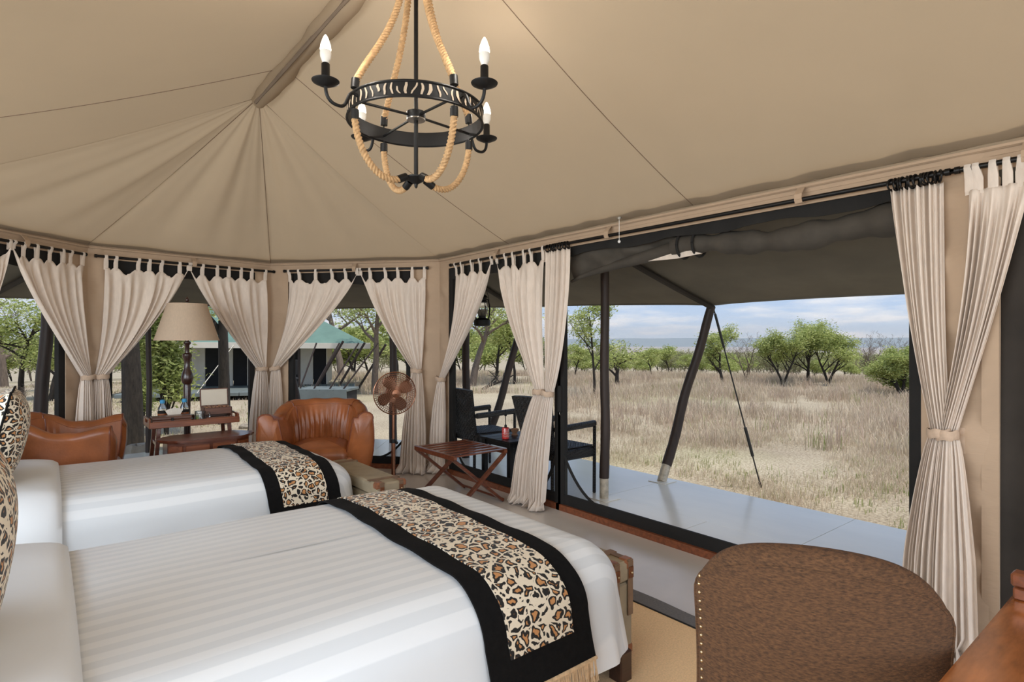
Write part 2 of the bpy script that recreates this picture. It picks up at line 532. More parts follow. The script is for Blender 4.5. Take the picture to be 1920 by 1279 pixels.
# striped satin bedspread: stripes run along the bed
def satin():
    m = pm('white_satin_stripe', (240, 239, 238), .55, var=.015, scale=3, bump=.10, bscale=5, dist=.02)
    t, b, L = tree_of(m)
    tcn = N(t, 'ShaderNodeTexCoord')
    sp = N(t, 'ShaderNodeSeparateXYZ'); L(tcn.outputs['Object'], sp.inputs[0])
    mu = N(t, 'ShaderNodeMath', operation='MULTIPLY'); mu.inputs[1].default_value = 2 * PI / .066
    L(sp.outputs['Y'], mu.inputs[0])
    si = N(t, 'ShaderNodeMath', operation='SINE'); L(mu.outputs[0], si.inputs[0])
    mr = N(t, 'ShaderNodeMapRange'); mr.inputs['From Min'].default_value = -.12; mr.inputs['From Max'].default_value = .12
    L(si.outputs[0], mr.inputs[0])
    r = N(t, 'ShaderNodeMix', data_type='RGBA')
    r.inputs[6].default_value = lin((219, 223, 226)); r.inputs[7].default_value = lin((232, 235, 237))
    L(mr.outputs[0], r.inputs[0]); L(r.outputs[2], b.inputs['Base Color'])
    r2 = N(t, 'ShaderNodeMapRange'); r2.inputs['To Min'].default_value = .62; r2.inputs['To Max'].default_value = .36
    L(mr.outputs[0], r2.inputs[0]); L(r2.outputs[0], b.inputs['Roughness'])
    return m
M['satin'] = satin()
M['sheet'] = pm('white_cotton', (230, 233, 235), .7, var=.012, scale=3, bump=.12, bscale=6, dist=.02)

# woven wicker relief
def wicker_bump():
    t, b, L = tree_of(M['wicker'])
    tcn = N(t, 'ShaderNodeTexCoord')
    sx = N(t, 'ShaderNodeSeparateXYZ'); L(tcn.outputs['Object'], sx.inputs[0])
    def w(sock, k):
        a = N(t, 'ShaderNodeMath', operation='MULTIPLY'); a.inputs[1].default_value = k
        L(sock, a.inputs[0]); s_ = N(t, 'ShaderNodeMath', operation='SINE'); L(a.outputs[0], s_.inputs[0]); return s_.outputs[0]
    ad = N(t, 'ShaderNodeMath', operation='ADD'); L(sx.outputs['X'], ad.inputs[0]); L(sx.outputs['Y'], ad.inputs[1])
    ad2 = N(t, 'ShaderNodeMath', operation='SUBTRACT'); L(sx.outputs['Y'], ad2.inputs[0]); L(sx.outputs['X'], ad2.inputs[1])
    ad3 = N(t, 'ShaderNodeMath', operation='ADD'); L(sx.outputs['Z'], ad3.inputs[0]); L(ad2.outputs[0], ad3.inputs[1])
    p = N(t, 'ShaderNodeMath', operation='MULTIPLY')
    L(w(ad.outputs[0], 2 * PI / .032), p.inputs[0]); L(w(ad3.outputs[0], 2 * PI / .026), p.inputs[1])
    bp = N(t, 'ShaderNodeBump'); bp.inputs['Strength'].default_value = .9; bp.inputs['Distance'].default_value = .006
    L(p.outputs[0], bp.inputs['Height']); L(bp.outputs[0], b.inputs['Normal'])
wicker_bump()
# ================================================================== the setting
CX = 1.16                                   # x of the ridge
RID = 3.10                                  # ridge height
EAVE = 2.28
CORN = [(-1.0, 5.35), (0.30, 6.60), (2.00, 6.86), (3.32, 5.35)]
APEX = Vector((CX, 4.25, RID))
YB = -2.4                                   # where the modelled part of the tent ends, behind the camera

def off_poly(k):
    return [(CX + (x - CX) * k, 4.25 + (y - 4.25) * k) for x, y in CORN]

# ---- terrain
def gz(x, y):
    d = math.hypot(x, y)
    if d < 25: return -.15
    if d < 900: return -.15 - .045 * (d - 25) * (1 - .00025 * d)
    z9 = -.15 - .045 * 875 * (1 - .225)
    return max(z9 - .01 * (d - 900), -62)
def ground_at(px, py):
    """the point of the ground seen at this pixel (for a base hidden in the grass: the nearest match)"""
    best = None
    r = ray(px, 639.5); k = math.hypot(r.x, r.y)
    d = 4.0
    while d < 600:
        x, y = r.x * d, r.y * d
        z = gz(x, y)
        yy = 639.5 + (HC - z) / d * F
        if yy <= py:
            return Vector((x, y, z))
        d *= 1.01
    return Vector((x, y, z))
def at_d(px, d):
    r = ray(px, 639.5)
    return Vector((r.x * d, r.y * d, gz(r.x * d, r.y * d)))

mb = MB()
rad = [0, 3, 6, 9, 12, 15, 18, 22, 26, 30, 36, 44, 55, 70, 90, 120, 160, 220, 320, 500, 900, 1600, 3000, 5200, 9000]
NA = 72
rg = random.Random(3)
vs = []; fs = []
for i, r_ in enumerate(rad):
    for k in range(NA):
        a = 2 * PI * k / NA
        x, y = r_ * math.sin(a), r_ * math.cos(a)
        z = gz(x, y) - (.0 if r_ < 16 else .0)
        if 20 < r_ < 400: z += rg.uniform(-.012, .0) * r_ * .1
        vs.append((x, y, z))
for i in range(len(rad) - 1):
    for k in range(NA):
        fs.append((i * NA + k, (i + 1) * NA + k, (i + 1) * NA + (k + 1) % NA, i * NA + (k + 1) % NA))
mb.add(vs, fs)
gm = pm('dry_ground', (164, 149, 126), .95, var=.0, scale=.35, col2=(200, 186, 160), bump=.6, bscale=22, detail=9, dist=.03)
t, b, L = tree_of(gm)
tcn = N(t, 'ShaderNodeTexCoord')
n3 = N(t, 'ShaderNodeTexNoise', Scale=.16, Detail=6.0); L(tcn.outputs['Object'], n3.inputs['Vector'])
r3 = N(t, 'ShaderNodeValToRGB'); r3.color_ramp.elements[0].position = .52; r3.color_ramp.elements[1].position = .72
r3.color_ramp.elements[1].color = (.55, .55, .55, 1)
L(n3.outputs[0], r3.inputs[0])
m3 = N(t, 'ShaderNodeMix', data_type='RGBA'); L(r3.outputs[0], m3.inputs[0])
L(b.inputs['Base Color'].links[0].from_socket, m3.inputs[6]); m3.inputs[7].default_value = lin((158, 158, 104))
n4 = N(t, 'ShaderNodeTexNoise', Scale=34.0, Detail=4.0, Roughness=.7); L(tcn.outputs['Object'], n4.inputs['Vector'])
r4 = N(t, 'ShaderNodeValToRGB'); r4.color_ramp.elements[0].position = .36; r4.color_ramp.elements[0].color = (.50, .46, .40, 1)
r4.color_ramp.elements[1].position = .58; r4.color_ramp.elements[1].color = (1, 1, 1, 1)
L(n4.outputs[0], r4.inputs[0])
m4 = N(t, 'ShaderNodeMix', data_type='RGBA', blend_type='MULTIPLY'); m4.inputs[0].default_value = 1
L(m3.outputs[2], m4.inputs[6]); L(r4.outputs[0], m4.inputs[7]); L(m4.outputs[2], b.inputs['Base Color'])
ground = struct('ground', mb, gm, sharp=0)

# far range of hills across the plain
mb = MB()
rg = random.Random(11)
NH = 90
prof = []
for k in range(NH + 1):
    u = k / NH
    h = 58 + 26 * math.sin(u * 9.0 + .6) * .35 + 20 * math.sin(u * 23) * .2 + rg.uniform(-3, 3)
    prof.append(h)
def hillpt(u, v):
    a = math.radians(-40 + 150 * u)
    k = u * NH; i = min(int(k), NH - 1); h = prof[i] * (1 - k + i) + prof[i + 1] * (k - i)
    R = 6600 + 1500 * v
    z = -64 + (h + 40) * math.sin(min(1, v * 1.3) * PI / 2) if v < .77 else -64 + (h + 40) * (1 - (v - .77) * 1.2)
    return (R * math.sin(a), R * math.cos(a), z)
mb.grid(hillpt, 180, 9)
hills = struct('far_hills', mb, M['hill'], sharp=0)

# ---- floor, deck
fl = MB()
inner = [(-1.06, YB), (3.34, YB), (3.34, 5.36), (2.01, 6.90), (.28, 6.64), (-1.06, 5.36)]
fl.prism(inner, -.16, 0.0)
floor = struct('floor', fl, M['floor'], sharp=20)
KD = 1.765
od = off_poly(KD); idk = off_poly(1.02)
XO = od[3][0]
deck = bpy.data.objects.new('deck', None); COL.objects.link(deck); deck['kind'] = 'structure'
def dpanel(poly):
    c = Vector((sum(p[0] for p in poly) / len(poly), sum(p[1] for p in poly) / len(poly)))
    q = []
    for p in poly:                       # 4 mm joint all round
        d = Vector(p) - c
        q.append(tuple(c + d * (1 - .0025 / max(d.length, .1))))
    m_ = MB().prism(q, -.11, -.004)
    obj('deck_panel', m_, M['deck'], deck, 20)
ys = [YB, -.65, 1.10, 2.55, 3.45, 4.45, 5.35]
XM = 4.0
for y0, y1 in zip(ys, ys[1:]):
    y0c = y0; y1c = y1
    dpanel([(3.36, y0), (XM, y0), (XM, y1), (3.36, y1)])
for y0, y1 in zip([YB, -.2, 1.85, 3.55, 5.35], [-.2, 1.85, 3.55, 5.35]):
    dpanel([(XM, y0), (XO, y0), (XO, y1), (XM, y1)])
def lerp2(a, b_, t_): return (a[0] + (b_[0] - a[0]) * t_, a[1] + (b_[1] - a[1]) * t_)
mid = off_poly(1.32)
dpanel([(3.36, 5.35), (XM, 5.35), (XO, 5.35), od[3], idk[3]])
for i in (2, 1, 0):
    a0, a1, b0, b1, c0, c1 = idk[i + 1], idk[i], mid[i + 1], mid[i], od[i + 1], od[i]
    for (u0, u1) in ((0, .5), (.5, 1)):
        dpanel([lerp2(a0, a1, u0), lerp2(b0, b1, u0), lerp2(b0, b1, u1), lerp2(a0, a1, u1)])
        dpanel([lerp2(b0, b1, u0), lerp2(c0, c1, u0), lerp2(c0, c1, u1), lerp2(b0, b1, u1)])
# skirt beam carrying the deck
mb = MB()
pts = [(XO - .06, YB)] + [tuple(p) for p in reversed(off_poly(KD - .03))]
for p, q in zip(pts, pts[1:]):
    mb.bar((p[0], p[1], -.135), (q[0], q[1], -.135), .05, .05)
obj('deck_beam', mb, M['darkwood'], deck)

# ---- walls: frames along each side of the tent (s = metres from its left end, z up, o = metres inward)
class Side:
    def __init__(s, A, B):
        s.A = Vector((A[0], A[1], 0)); s.B = Vector((B[0], B[1], 0))
        s.e = (s.B - s.A).normalized(); s.n = Vector((s.e.y, -s.e.x, 0)); s.len = (s.B - s.A).length
    def p(s, a, z, o=0.0):
        return s.A + s.e * a + s.n * o + Vector((0, 0, z))
    def s_of(s, px, o=0.0):
        r = ray(px, 639.5); r.z = 0
        A = s.A + s.n * o
        # A + e*a = r*d
        det = s.e.x * (-r.y) - s.e.y * (-r.x)
        rhs = -A
        return (rhs.x * (-r.y) - rhs.y * (-r.x)) / det
    def slab(s, mb, a0, a1, z0, z1, o0, o1):
        vs = [tuple(s.p(a, z, o)) for a in (a0, a1) for o in (o0, o1) for z in (z0, z1)]
        fs = [(0, 1, 3, 2), (4, 6, 7, 5), (0, 4, 5, 1), (2, 3, 7, 6), (0, 2, 6, 4), (1, 5, 7, 3)]
        return mb.add(vs, fs)
SC, SB, SA = Side(CORN[0], CORN[1]), Side(CORN[1], CORN[2]), Side(CORN[2], CORN[3])
SR = Side(CORN[3], (3.32, YB))
SL = Side((-1.0, YB), CORN[0])
RODZ = 2.185

def canvas_panel(mb, side, a0, a1, z0=0.0, z1=EAVE, wav=.012, seed=0):
    rr = random.Random(seed)
    ph = [rr.uniform(0, 6) for _ in range(4)]
    def fn(u, v):
        a = a0 + (a1 - a0) * u; z = z0 + (z1 - z0) * v
        w = math.sin(PI * u)
        o = wav * w * (math.sin(z * 9 + ph[0] + u * 2) + .7 * math.sin(z * 23 + ph[1]) + .4 * math.sin(z * 41 + ph[2] + 3 * u))
        return (side.p(a, z, o), side.n)
    mb.sheet(fn, 9, 60, .008)
def wall(name, side, openings, seed, z_top=EAVE):
    """canvas wall with openings [(a0,a1)]; openings reach from the floor to the top band"""
    mb = MB()
    a = 0.0
    for k, (o0, o1) in enumerate(openings + [(side.len, side.len)]):
        if o0 - a > .01:
            canvas_panel(mb, side, max(a, 0), o0, 0.0, z_top, .012, seed + k)
        if o1 > o0:
            canvas_panel(mb, side, o0, o1, RODZ - .02, z_top, .003, seed + 50 + k)
        a = o1
    w_ = struct(name, mb, M['panel'], sharp=60)
    # piped edge where wall and roof meet
    t_ = MB()
    n_ = 14
    t_.tube([side.p(side.len * i / n_, EAVE - .015, .022) for i in range(n_ + 1)], .012, 6)
    side.slab(t_, 0, side.len, EAVE - .05, EAVE + .01, .009, .013)
    obj('piping', t_, M['panel'], w_)
    return w_
winA = [(SA.s_of(541), SA.s_of(770))]
winB = [(SB.s_of(198), SB.s_of(478))]
winC = [(.12, SC.s_of(122))]
winR = [(SR.s_of(842), SR.s_of(1047)), (SR.s_of(1047) + .002, SR.s_of(1728)), (SR.s_of(1868), SR.s_of(1868) + 2.2)]
wA = wall('wall_end_right', SA, winA, 1)
wB = wall('wall_end_middle', SB, winB, 2)
wC = wall('wall_end_left', SC, winC, 3)
wR = wall('wall_right', SR, winR, 4)

def window(name, side, a0, a1, top, arc=(.34, .34), archz=.40, posts=True, sill=True, bot=.085):
    w_ = bpy.data.objects.new(name, None); COL.objects.link(w_); w_['kind'] = 'structure'
    if posts:
        for a in (a0 + .02, a1 - .02):
            mb = MB()
            side.slab(mb, a - .035, a + .035, .0, RODZ, -.05, -.008)
            obj('frame', mb, M['mesh_black'], w_)
    mb = MB()
    def fn(u, v):
        a = a0 + (a1 - a0) * u
        z = top + (RODZ - top) * v + (1 - v) * .012 * math.sin(a * 9)
        return (side.p(a, z, -.02 - .012 * math.sin(a * 23) * (1 - v)), side.n)
    mb.sheet(fn, 40, 5, .006)
    obj('top_band', mb, M['mesh_black'], w_)
    mb = MB(); side.slab(mb, a0, a1, .045, .045 + bot, -.03, -.012)
    obj('bottom_band', mb, M['mesh_black'], w_)
    if sill:
        mb = MB(); side.slab(mb, a0 - .02, a1 + .02, .0, .05, -.05, .012)
        obj('sill', mb, M['sill'], w_)
    # rounded mesh corners with a black binding
    for sg, al in ((1, arc[0]), (-1, arc[1])):
        if al <= 0: continue
        ac = a0 if sg > 0 else a1
        pts = []
        for i in range(13):
            u = i / 12
            a = ac + sg * al * (1 - math.cos(u * PI / 2)) if False else ac + sg * (.03 + al * u)
            z = .10 + archz * (1 - u) ** 2.6
            pts.append((a, z))
        mb = MB(); mb.tube([side.p(a, z, -.02) for a, z in pts], .012, 6)
        obj('binding', mb, M['mesh_black'], w_)
        mb = MB()
        v_ = [side.p(a, z, -.021) for a, z in pts] + [side.p(a, .09, -.021) for a, z in pts]
        k = len(pts)
        mb.add(v_, [(i, i + 1, k + i + 1, k + i) for i in range(k - 1)])
        obj('corner_net', mb, M['net'], w_)
    return w_
window('window_1', SC, *winC[0], top=2.02)
window('window_2', SB, *winB[0], top=2.03)
window('window_3', SA, *winA[0], top=2.03, arc=(.3, .5), archz=.3)
window('window_4', SR, *winR[0], top=2.04)
d1 = window('door_1', SR, *winR[1], top=2.10, arc=(.55, 0), archz=.38, bot=.09)
# the last window to the right is closed with a dark rolled-down screen
w5 = bpy.data.objects.new('window_5', None); COL.objects.link(w5); w5['kind'] = 'structure'
mb = MB()
def scr(u, v):
    a = winR[2][0] + (winR[2][1] - winR[2][0]) * u; z = .05 + (RODZ - .13) * v
    return (SR.p(a, z, -.02 + .008 * math.sin(a * 31 + z * 2) + .006 * math.sin(a * 57 - z * 3)), SR.n)
mb.sheet(scr, 70, 20, .006)
obj('screen', mb, M['screen'], w5)
mb = MB(); SR.slab(mb, winR[2][0] - .05, winR[2][0] + .012, .02, RODZ - .05, -.02, .012)
obj('canvas_edging', mb, M['panel'], w5)
mb = MB(); SR.slab(mb, winR[2][0] - .3, winR[2][1], .0, .07, -.05, .010)
obj('floor_flap', mb, M['mesh_roll'], w5)
# sewn pocket patch on the panel beside the door
mb = MB(); SR.slab(mb, SR.s_of(1790), SR.s_of(1812), .88, 1.0, .018, .026)
obj('tie_patch', mb, M['tie'], wR)

# ---- roof
def sag(u, v): return math.sin(PI * u) * math.sin(PI * v)
roofR = MB(); roofL = MB(); gore = MB()
def slope(x_e):
    def fn(u, v):
        y = YB + (4.25 - YB) * u
        yc = YB + (5.35 - YB) * u
        p = Vector((CX, y, RID)).lerp(Vector((x_e, yc, EAVE)), v)
        q = .045 * math.sin(PI * v)
        q += .006 * math.sin(y * 17 + v * 3) * v ** 3 + .004 * math.sin(y * 31 + 1.3) * v ** 4
        p.z -= q
        n = Vector((.35 if x_e > CX else -.35, 0, 1)).normalized()
        return (p, n)
    return fn
roofR.sheet(slope(3.32), 120, 26, .004)
roofL.sheet(slope(-1.0), 120, 26, .004)
def gpt(A, B, ph):
    A = Vector((A[0], A[1], EAVE)); B = Vector((B[0], B[1], EAVE))
    def fn(u, v):
        e_ = A.lerp(B, u)
        p = APEX.lerp(e_, v)
        n = (B - A).cross(e_ - APEX).normalized()
        if n.z < 0: n = -n
        dz = .05 * math.sin(PI * v) * (.35 + .65 * math.sin(PI * u))
        f = v * (1 - v) ** .8 * 2.2
        dz += f * (.020 * math.sin(u * 11 + ph) + .016 * math.sin(u * 19 + 2 * ph + v * 2) + .005 * math.sin(u * 37 + ph * 3))
        p = p - n * dz
        return (p, n)
    return fn
for i, ph in ((0, .4), (1, 2.2), (2, 4.1)):
    gore.sheet(gpt(CORN[i], CORN[i + 1], ph), 60, 40, .004)
ceil_r = struct('ceiling', roofR, M['ceiling'], sharp=60)
ceil_l = obj('canvas_slope', roofL, M['ceiling'], ceil_r, 60)
ceil_g = obj('canvas_end', gore, M['ceiling'], ceil_r, 60)
M['seam'] = pm('seam_tape', (120, 98, 80), .9, var=.1)
def seam_line(fn, pts):
    mb = MB()
    path = []
    for u, v in pts:
        p, n = fn(u, v); path.append(Vector(p) - Vector(n) * .001)
    mb.tube(path, .0022, 5)
    obj('seam', mb, M['seam'], ceil_r)
fr, flf = slope(3.32), slope(-1.0)
def uY(yr, ye, v): return (yr + (ye - yr) * v - YB) / ((4.25 - YB) + 1.10 * v)
for yr, ye in ((3.69, 4.13), (1.98, 2.21), (.15, .31)):
    seam_line(fr, [(uY(yr, ye, v / 24), v / 24) for v in range(25)])
    seam_line(flf, [(uY(yr, ye, v / 24), v / 24) for v in range(25)])
for i, u in ((0, 0), (0, 1), (1, 1), (2, 1)):
    g_ = gpt(CORN[i], CORN[i + 1], (.4, 2.2, 4.1)[i])
    seam_line(g_, [(u, .02 + .97 * v / 24) for v in range(25)])
# hem along the roof edge of the right wall
mb = MB()
mb.tube([Vector((3.30, YB + (5.33 - YB) * i / 40, EAVE - .006 + .003 * math.sin(i * 2.1))) for i in range(41)], .014, 6)
obj('roof_hem', mb, M['ceiling'], ceil_r)
# sleeve of grey canvas hanging along the ridge
mb = MB()
def slv(u, v):
    y = YB + (4.25 - YB) * u
    a = PI * v
    w = .062 + .012 * math.sin(y * 7) + .006 * math.sin(y * 19)
    return ((CX + w * math.cos(a), y, RID - .012 - (.055 + .01 * math.sin(y * 5)) * math.sin(a)), (math.cos(a), 0, -math.sin(a)))
mb.sheet(slv, 80, 11, .004)
rs = struct('trim_1', mb, M['ceiling'], sharp=60)
mb = MB(); mb.tube([(CX - .035, YB, RID - .065), (CX - .035, 1.0, RID - .067), (CX - .035, 4.2, RID - .062)], .012, 6)
obj('ridge_shading', mb, M['ridgeshading'], rs)  # darker tube that paints in the shading line along the sleeve

# ---- awning round the tent: slopes down and out from the wall head
AO = [Vector((-3.2, 6.4, 1.93)), Vector((-.55, 8.85, 1.90)), Vector((2.80, 9.30, 1.885)), Vector((5.32, 6.40, 1.885)), Vector((5.31, 3.31, 1.772)), Vector((5.31, 1.2, 1.765)), Vector((5.31, YB, 1.77))]
AI = [Vector((p[0], p[1], 2.36)) for p in off_poly(.96)] + [Vector((3.23, y, 2.36)) for y in (3.30, 1.2, YB)]
mb = MB()
for i in range(6):
    def fn(u, v, i=i):
        a = AI[i].lerp(AI[i + 1], u); o = AO[i].lerp(AO[i + 1], u)
        p = a.lerp(o, v)
        ed = math.sin(PI * u) ** .5 if 0 < u < 1 else 0
        p.z -= .05 * math.sin(PI * v) * (.3 + .7 * ed)
        p.z += ed * math.sin(PI * min(1, v * 1.02)) * .026 * math.sin(v * 19 + u * 6) * (.5 + .5 * math.sin(u * 5 + v * 3))
        p.z += .02 * ed * v * v
        return (p, Vector((0, 0, 1)))
    mb.sheet(fn, 40, 46, .004)
aw = struct('roof_awning', mb, M['awning'], sharp=60)
hm = MB()
for a, b_ in zip(AO, AO[1:]):
    hm.tube([a.lerp(b_, i / 10) + Vector((0, 0, .02 * math.sin(PI * i / 10) ** .5 if 0 < i < 10 else 0)) for i in range(11)], .012, 6)
obj('hem', hm, M['awning'], aw)
for a, b_ in ((AI[4], AO[4]), (AI[3], AO[3]), (AI[2], AO[2]), (AI[1], AO[1])):
    hm = MB(); pth = [a.lerp(b_, .07 + .93 * i / 12) - Vector((0, 0, .035 + .05 * math.sin(PI * i / 12) * .3)) for i in range(13)]
    hm.tube(pth, .028, 8)
    obj('rafter', hm, M['screen'], aw)
# ================================================================== outside: poles, trees, grass, the other tent
def pole(name, label, base, top, r, bend=(0, 0, 0), sleeve=False, group=None):
    base, top = Vector(base), Vector(top)
    t_ = thing(name, label, 'pole', base, 0, group)
    d = top - base; b_ = Vector(bend)
    def q(u): return d * u + b_ * math.sin(PI * u) + Vector((.006 * math.sin(u * 11 + base.x * 9), .006 * math.cos(u * 13), 0))
    mb = MB(); u0 = .085 if sleeve else 0
    mb.tube([q(u0 + (1 - u0) * i / 16) for i in range(17)], [r * (1.08 - .16 * i / 16 + .03 * math.sin(i * 2.3)) for i in range(17)], 12)
    obj('shaft', mb, M['pole'], t_, 50)
    if sleeve:
        mb = MB(); mb.tube([q(0), q(u0)], r * .98, 14)
        obj('metal_sleeve', mb, M['chalk'], t_, 50, label='pale metal sleeve at the foot')
        mb = MB(); mb.box((0, 0, .004), (.2, .2, .006), None, .002)
        obj('foot_plate', mb, M['deck'], t_)
    return t_
pb = on_z(1134, 934, 0.0); pb.z = -.004
pole('awning_pole', 'straight dark timber pole standing on the deck in the doorway with pale metal foot', pb, (pb.x, pb.y, 2.17), .041, sleeve=True)
pb = on_z(1242, 902, 0.0); pb.z = -.004
ln = pole('awning_pole', 'crooked dark pole leaning outward at the deck edge under the awning corner', pb, AO[4] - Vector((.02, 0, .02)), .047, bend=(.13, .10, 0), sleeve=True)
# guy rope with its runner
t_ = thing('guy_rope', 'dark guy rope running from the crooked pole down to the grass', 'rope', (AO[4].x, AO[4].y, AO[4].z))
gp = on_z(1427, 915, -.15)
mb = MB(); a = Vector((0, 0, -.02)); b2 = gp - AO[4]
mb.tube([a.lerp(b2, i / 6) for i in range(7)], .007, 6); obj('cord', mb, M['rope_thin'], t_)
mb = MB(); mb.tube([a.lerp(b2, .66), a.lerp(b2, .82)], .016, 7); obj('runner', mb, M['rope_thin'], t_)
mb = MB(); mb.tube([a.lerp(b2, .04), a.lerp(b2, .22)], .013, 7); obj('runner', mb, M['rope_thin'], t_)
mb = MB(); mb.tube([b2 + Vector((-.03, 0, .06)), b2 + Vector((.05, .02, -.04))], .014, 7); obj('peg', mb, M['pole'], t_)
# other awning poles round the end of the tent
def vpole(label, px, X=None, d=None, top=2.1, r=.04, lean=(0, 0), z=-.004, bend=(0, 0, 0)):
    r_ = ray(px, 639.5)
    k = X / r_.x if X else d
    b_ = Vector((r_.x * k, r_.y * k, z))
    return pole('awning_pole', label, b_, (b_.x + lean[0], b_.y + lean[1], top), r, bend)
vpole('upright dark pole behind the rattan chair that stands beside the end wall', 874, X=3.95, top=2.17, r=.045)
vpole('slanting dark pole on the deck seen between the two rattan chairs', 912, X=4.72, top=1.93, r=.05, lean=(.55, -.18), bend=(.04, 0, 0))
vpole('upright dark pole on the deck behind the copper fan', 737, d=8.0, top=1.95, r=.05)
vpole('thick dark post leaning outside the window behind the tan armchair with a pleated back', 568, d=7.7, top=1.98, r=.06, lean=(-.28, .1))
vpole('thin dark upright post outside between the thick rough trunk and the lamp', 279, d=7.3, top=2.0, r=.032, z=-.15)
vpole('thick dark post leaning right, outside the window behind the low tan armchair', 68, d=6.9, top=1.95, r=.068, lean=(.12, -.10), z=-.15)
vpole('dark post close beside the left canvas panel, nearest the leaning post', 117, d=5.6, top=2.05, r=.045, lean=(.0, .0), z=-.15)

# hurricane lantern hanging under the awning
lp = on_d(904, 612, 6.5)
t_ = thing('hurricane_lantern', 'black hurricane lantern hanging under the awning between two curtains', 'lantern', lp)
mb = MB(); mb.lathe([(.05, 0), (.066, .008), (.066, .05), (.05, .062), (.03, .068), (.03, .085)], 20); obj('fuel_tank', mb, M['iron'], t_)
mb = MB(); mb.lathe([(.03, .085), (.046, .12), (.048, .15), (.036, .185), (.034, .19)], 20); obj('glass_globe', mb, M['glass'], t_)
mb = MB(); mb.lathe([(.036, .188), (.05, .196), (.034, .206), (.034, .225), (.05, .232), (.03, .25), (.016, .258), (.0, .26)], 20); obj('cap', mb, M['iron'], t_)
for sg in (-1, 1):
    mb = MB(); mb.tube([(sg * .055, 0, .05), (sg * .072, 0, .09), (sg * .074, 0, .17), (sg * .06, 0, .215), (sg * .03, 0, .222)], .006, 6); obj('side_tube', mb, M['iron'], t_)
mb = MB(); mb.tube([(.07 * math.cos(PI * i / 12), 0, .19 + .12 * math.sin(PI * i / 12)) for i in range(13)], .0025, 5); obj('bail_handle', mb, M['iron'], t_)
mb = MB(); mb.tube([(0, 0, .31), (0, 0, (2.13 - lp.z) / 1.4)], .0022, 5); obj('hanging_wire', mb, M['iron'], t_)
t_.scale = (1.4, 1.4, 1.4)

# ---- tree building
def skeleton(rng, h, spread, nb, levels, trunk_r, flat=.55, start=.3, wig=.18, lean=(0, 0), stems=1, upk=1.0):
    """list of (points, radii) branches and a list of twig ends"""
    br = []; tips = []
    def grow(p, d, ln, r, lv):
        pts = [p]; rr = [r]; q = p; dd = d.copy(); k = 5 if lv < 2 else 3
        for i in range(k):
            dd = (dd + Vector((rng.uniform(-wig, wig), rng.uniform(-wig, wig), rng.uniform(-wig, wig) * .6))).normalized()
            q = q + dd * (ln / k); pts.append(q); rr.append(max(r * (1 - .62 * (i + 1) / k), .003))
        br.append((pts, rr))
        if lv >= levels:
            tips.append((pts[-1], dd)); tips.append((pts[-2], dd)); return
        n = nb if lv else nb + 2
        for j in range(n):
            u = (start if lv == 0 else .3) + (1 - (start if lv == 0 else .3)) * (j + rng.random()) / n
            i = min(int(u * k), k - 1); base = pts[i].lerp(pts[i + 1], u * k - i)
            az = rng.uniform(0, 2 * PI) if lv else 2 * PI * j / n + rng.uniform(-.5, .5)
            up = rng.uniform(.25, .75) * (1.2 - flat) * upk
            out = Vector((math.cos(az), math.sin(az), up)).normalized()
            nd = (dd * (.35 if lv else .15) + out * .9).normalized()
            nd.z *= (1 if lv == 0 else flat + .3); nd.normalize()
            grow(base, nd, ln * spread * rng.uniform(.7, 1.1) * (1 if lv else (1.25 - .6 * u)), rr[i] * .62, lv + 1)
        tips.append((pts[-1], dd))
    for s_ in range(stems):
        az = rng.uniform(0, 2 * PI)
        t = .0 if stems == 1 else .42
        grow(Vector((0, 0, 0)), Vector((lean[0] + t * math.cos(az), lean[1] + t * math.sin(az), 1)).normalized(), h * .8, trunk_r / math.sqrt(stems), 0)
    return br, tips
def fit(br, tips, h, w):
    zs = max(p.z for pts, _ in br for p in pts); xs = max(max(abs(p.x), abs(p.y)) for pts, _ in br for p in pts)
    kz, kx = h / zs, w / 2 / xs
    for pts, _ in br:
        for i, p in enumerate(pts): pts[i] = Vector((p.x * kx, p.y * kx, p.z * kz))
    return br, [(Vector((p.x * kx, p.y * kx, p.z * kz)), d) for p, d in tips]
def wood_mb(br, n0=8):
    mb = MB()
    for pts, rr in br:
        mb.tube(pts, rr, n0 if rr[0] > .03 else (5 if rr[0] > .012 else 3), cap=False)
    return mb
def leaves_np(rng, tips, per, rad, size, flat=.6):
    nt_ = len(tips)
    P = np.repeat(np.array([tuple(p) for p, _ in tips]), per, axis=0)
    n = len(P)
    off = rng.normal(0, 1, (n, 3)) * rad * np.array([1, 1, flat])
    C = P + off
    C[:, 2] = np.maximum(C[:, 2], .06)
    a = rng.normal(0, 1, (n, 3)); a[:, 2] *= .5; a /= np.linalg.norm(a, axis=1)[:, None]
    b = rng.normal(0, 1, (n, 3)); b -= a * (a * b).sum(1)[:, None]; b /= np.linalg.norm(b, axis=1)[:, None]
    s = size * rng.uniform(.6, 1.3, (n, 1))
    V = np.stack([C - a * s, C + b * s * .38, C + a * s, C - b * s * .38], 1).reshape(-1, 3)
    T = np.arange(4 * n).reshape(n, 4)
    tint = np.repeat(np.clip(np.repeat(rng.uniform(.15, .85, nt_), per) + rng.normal(0, .15, n), 0, 1), 4)
    return V, T, tint
TREES = {}
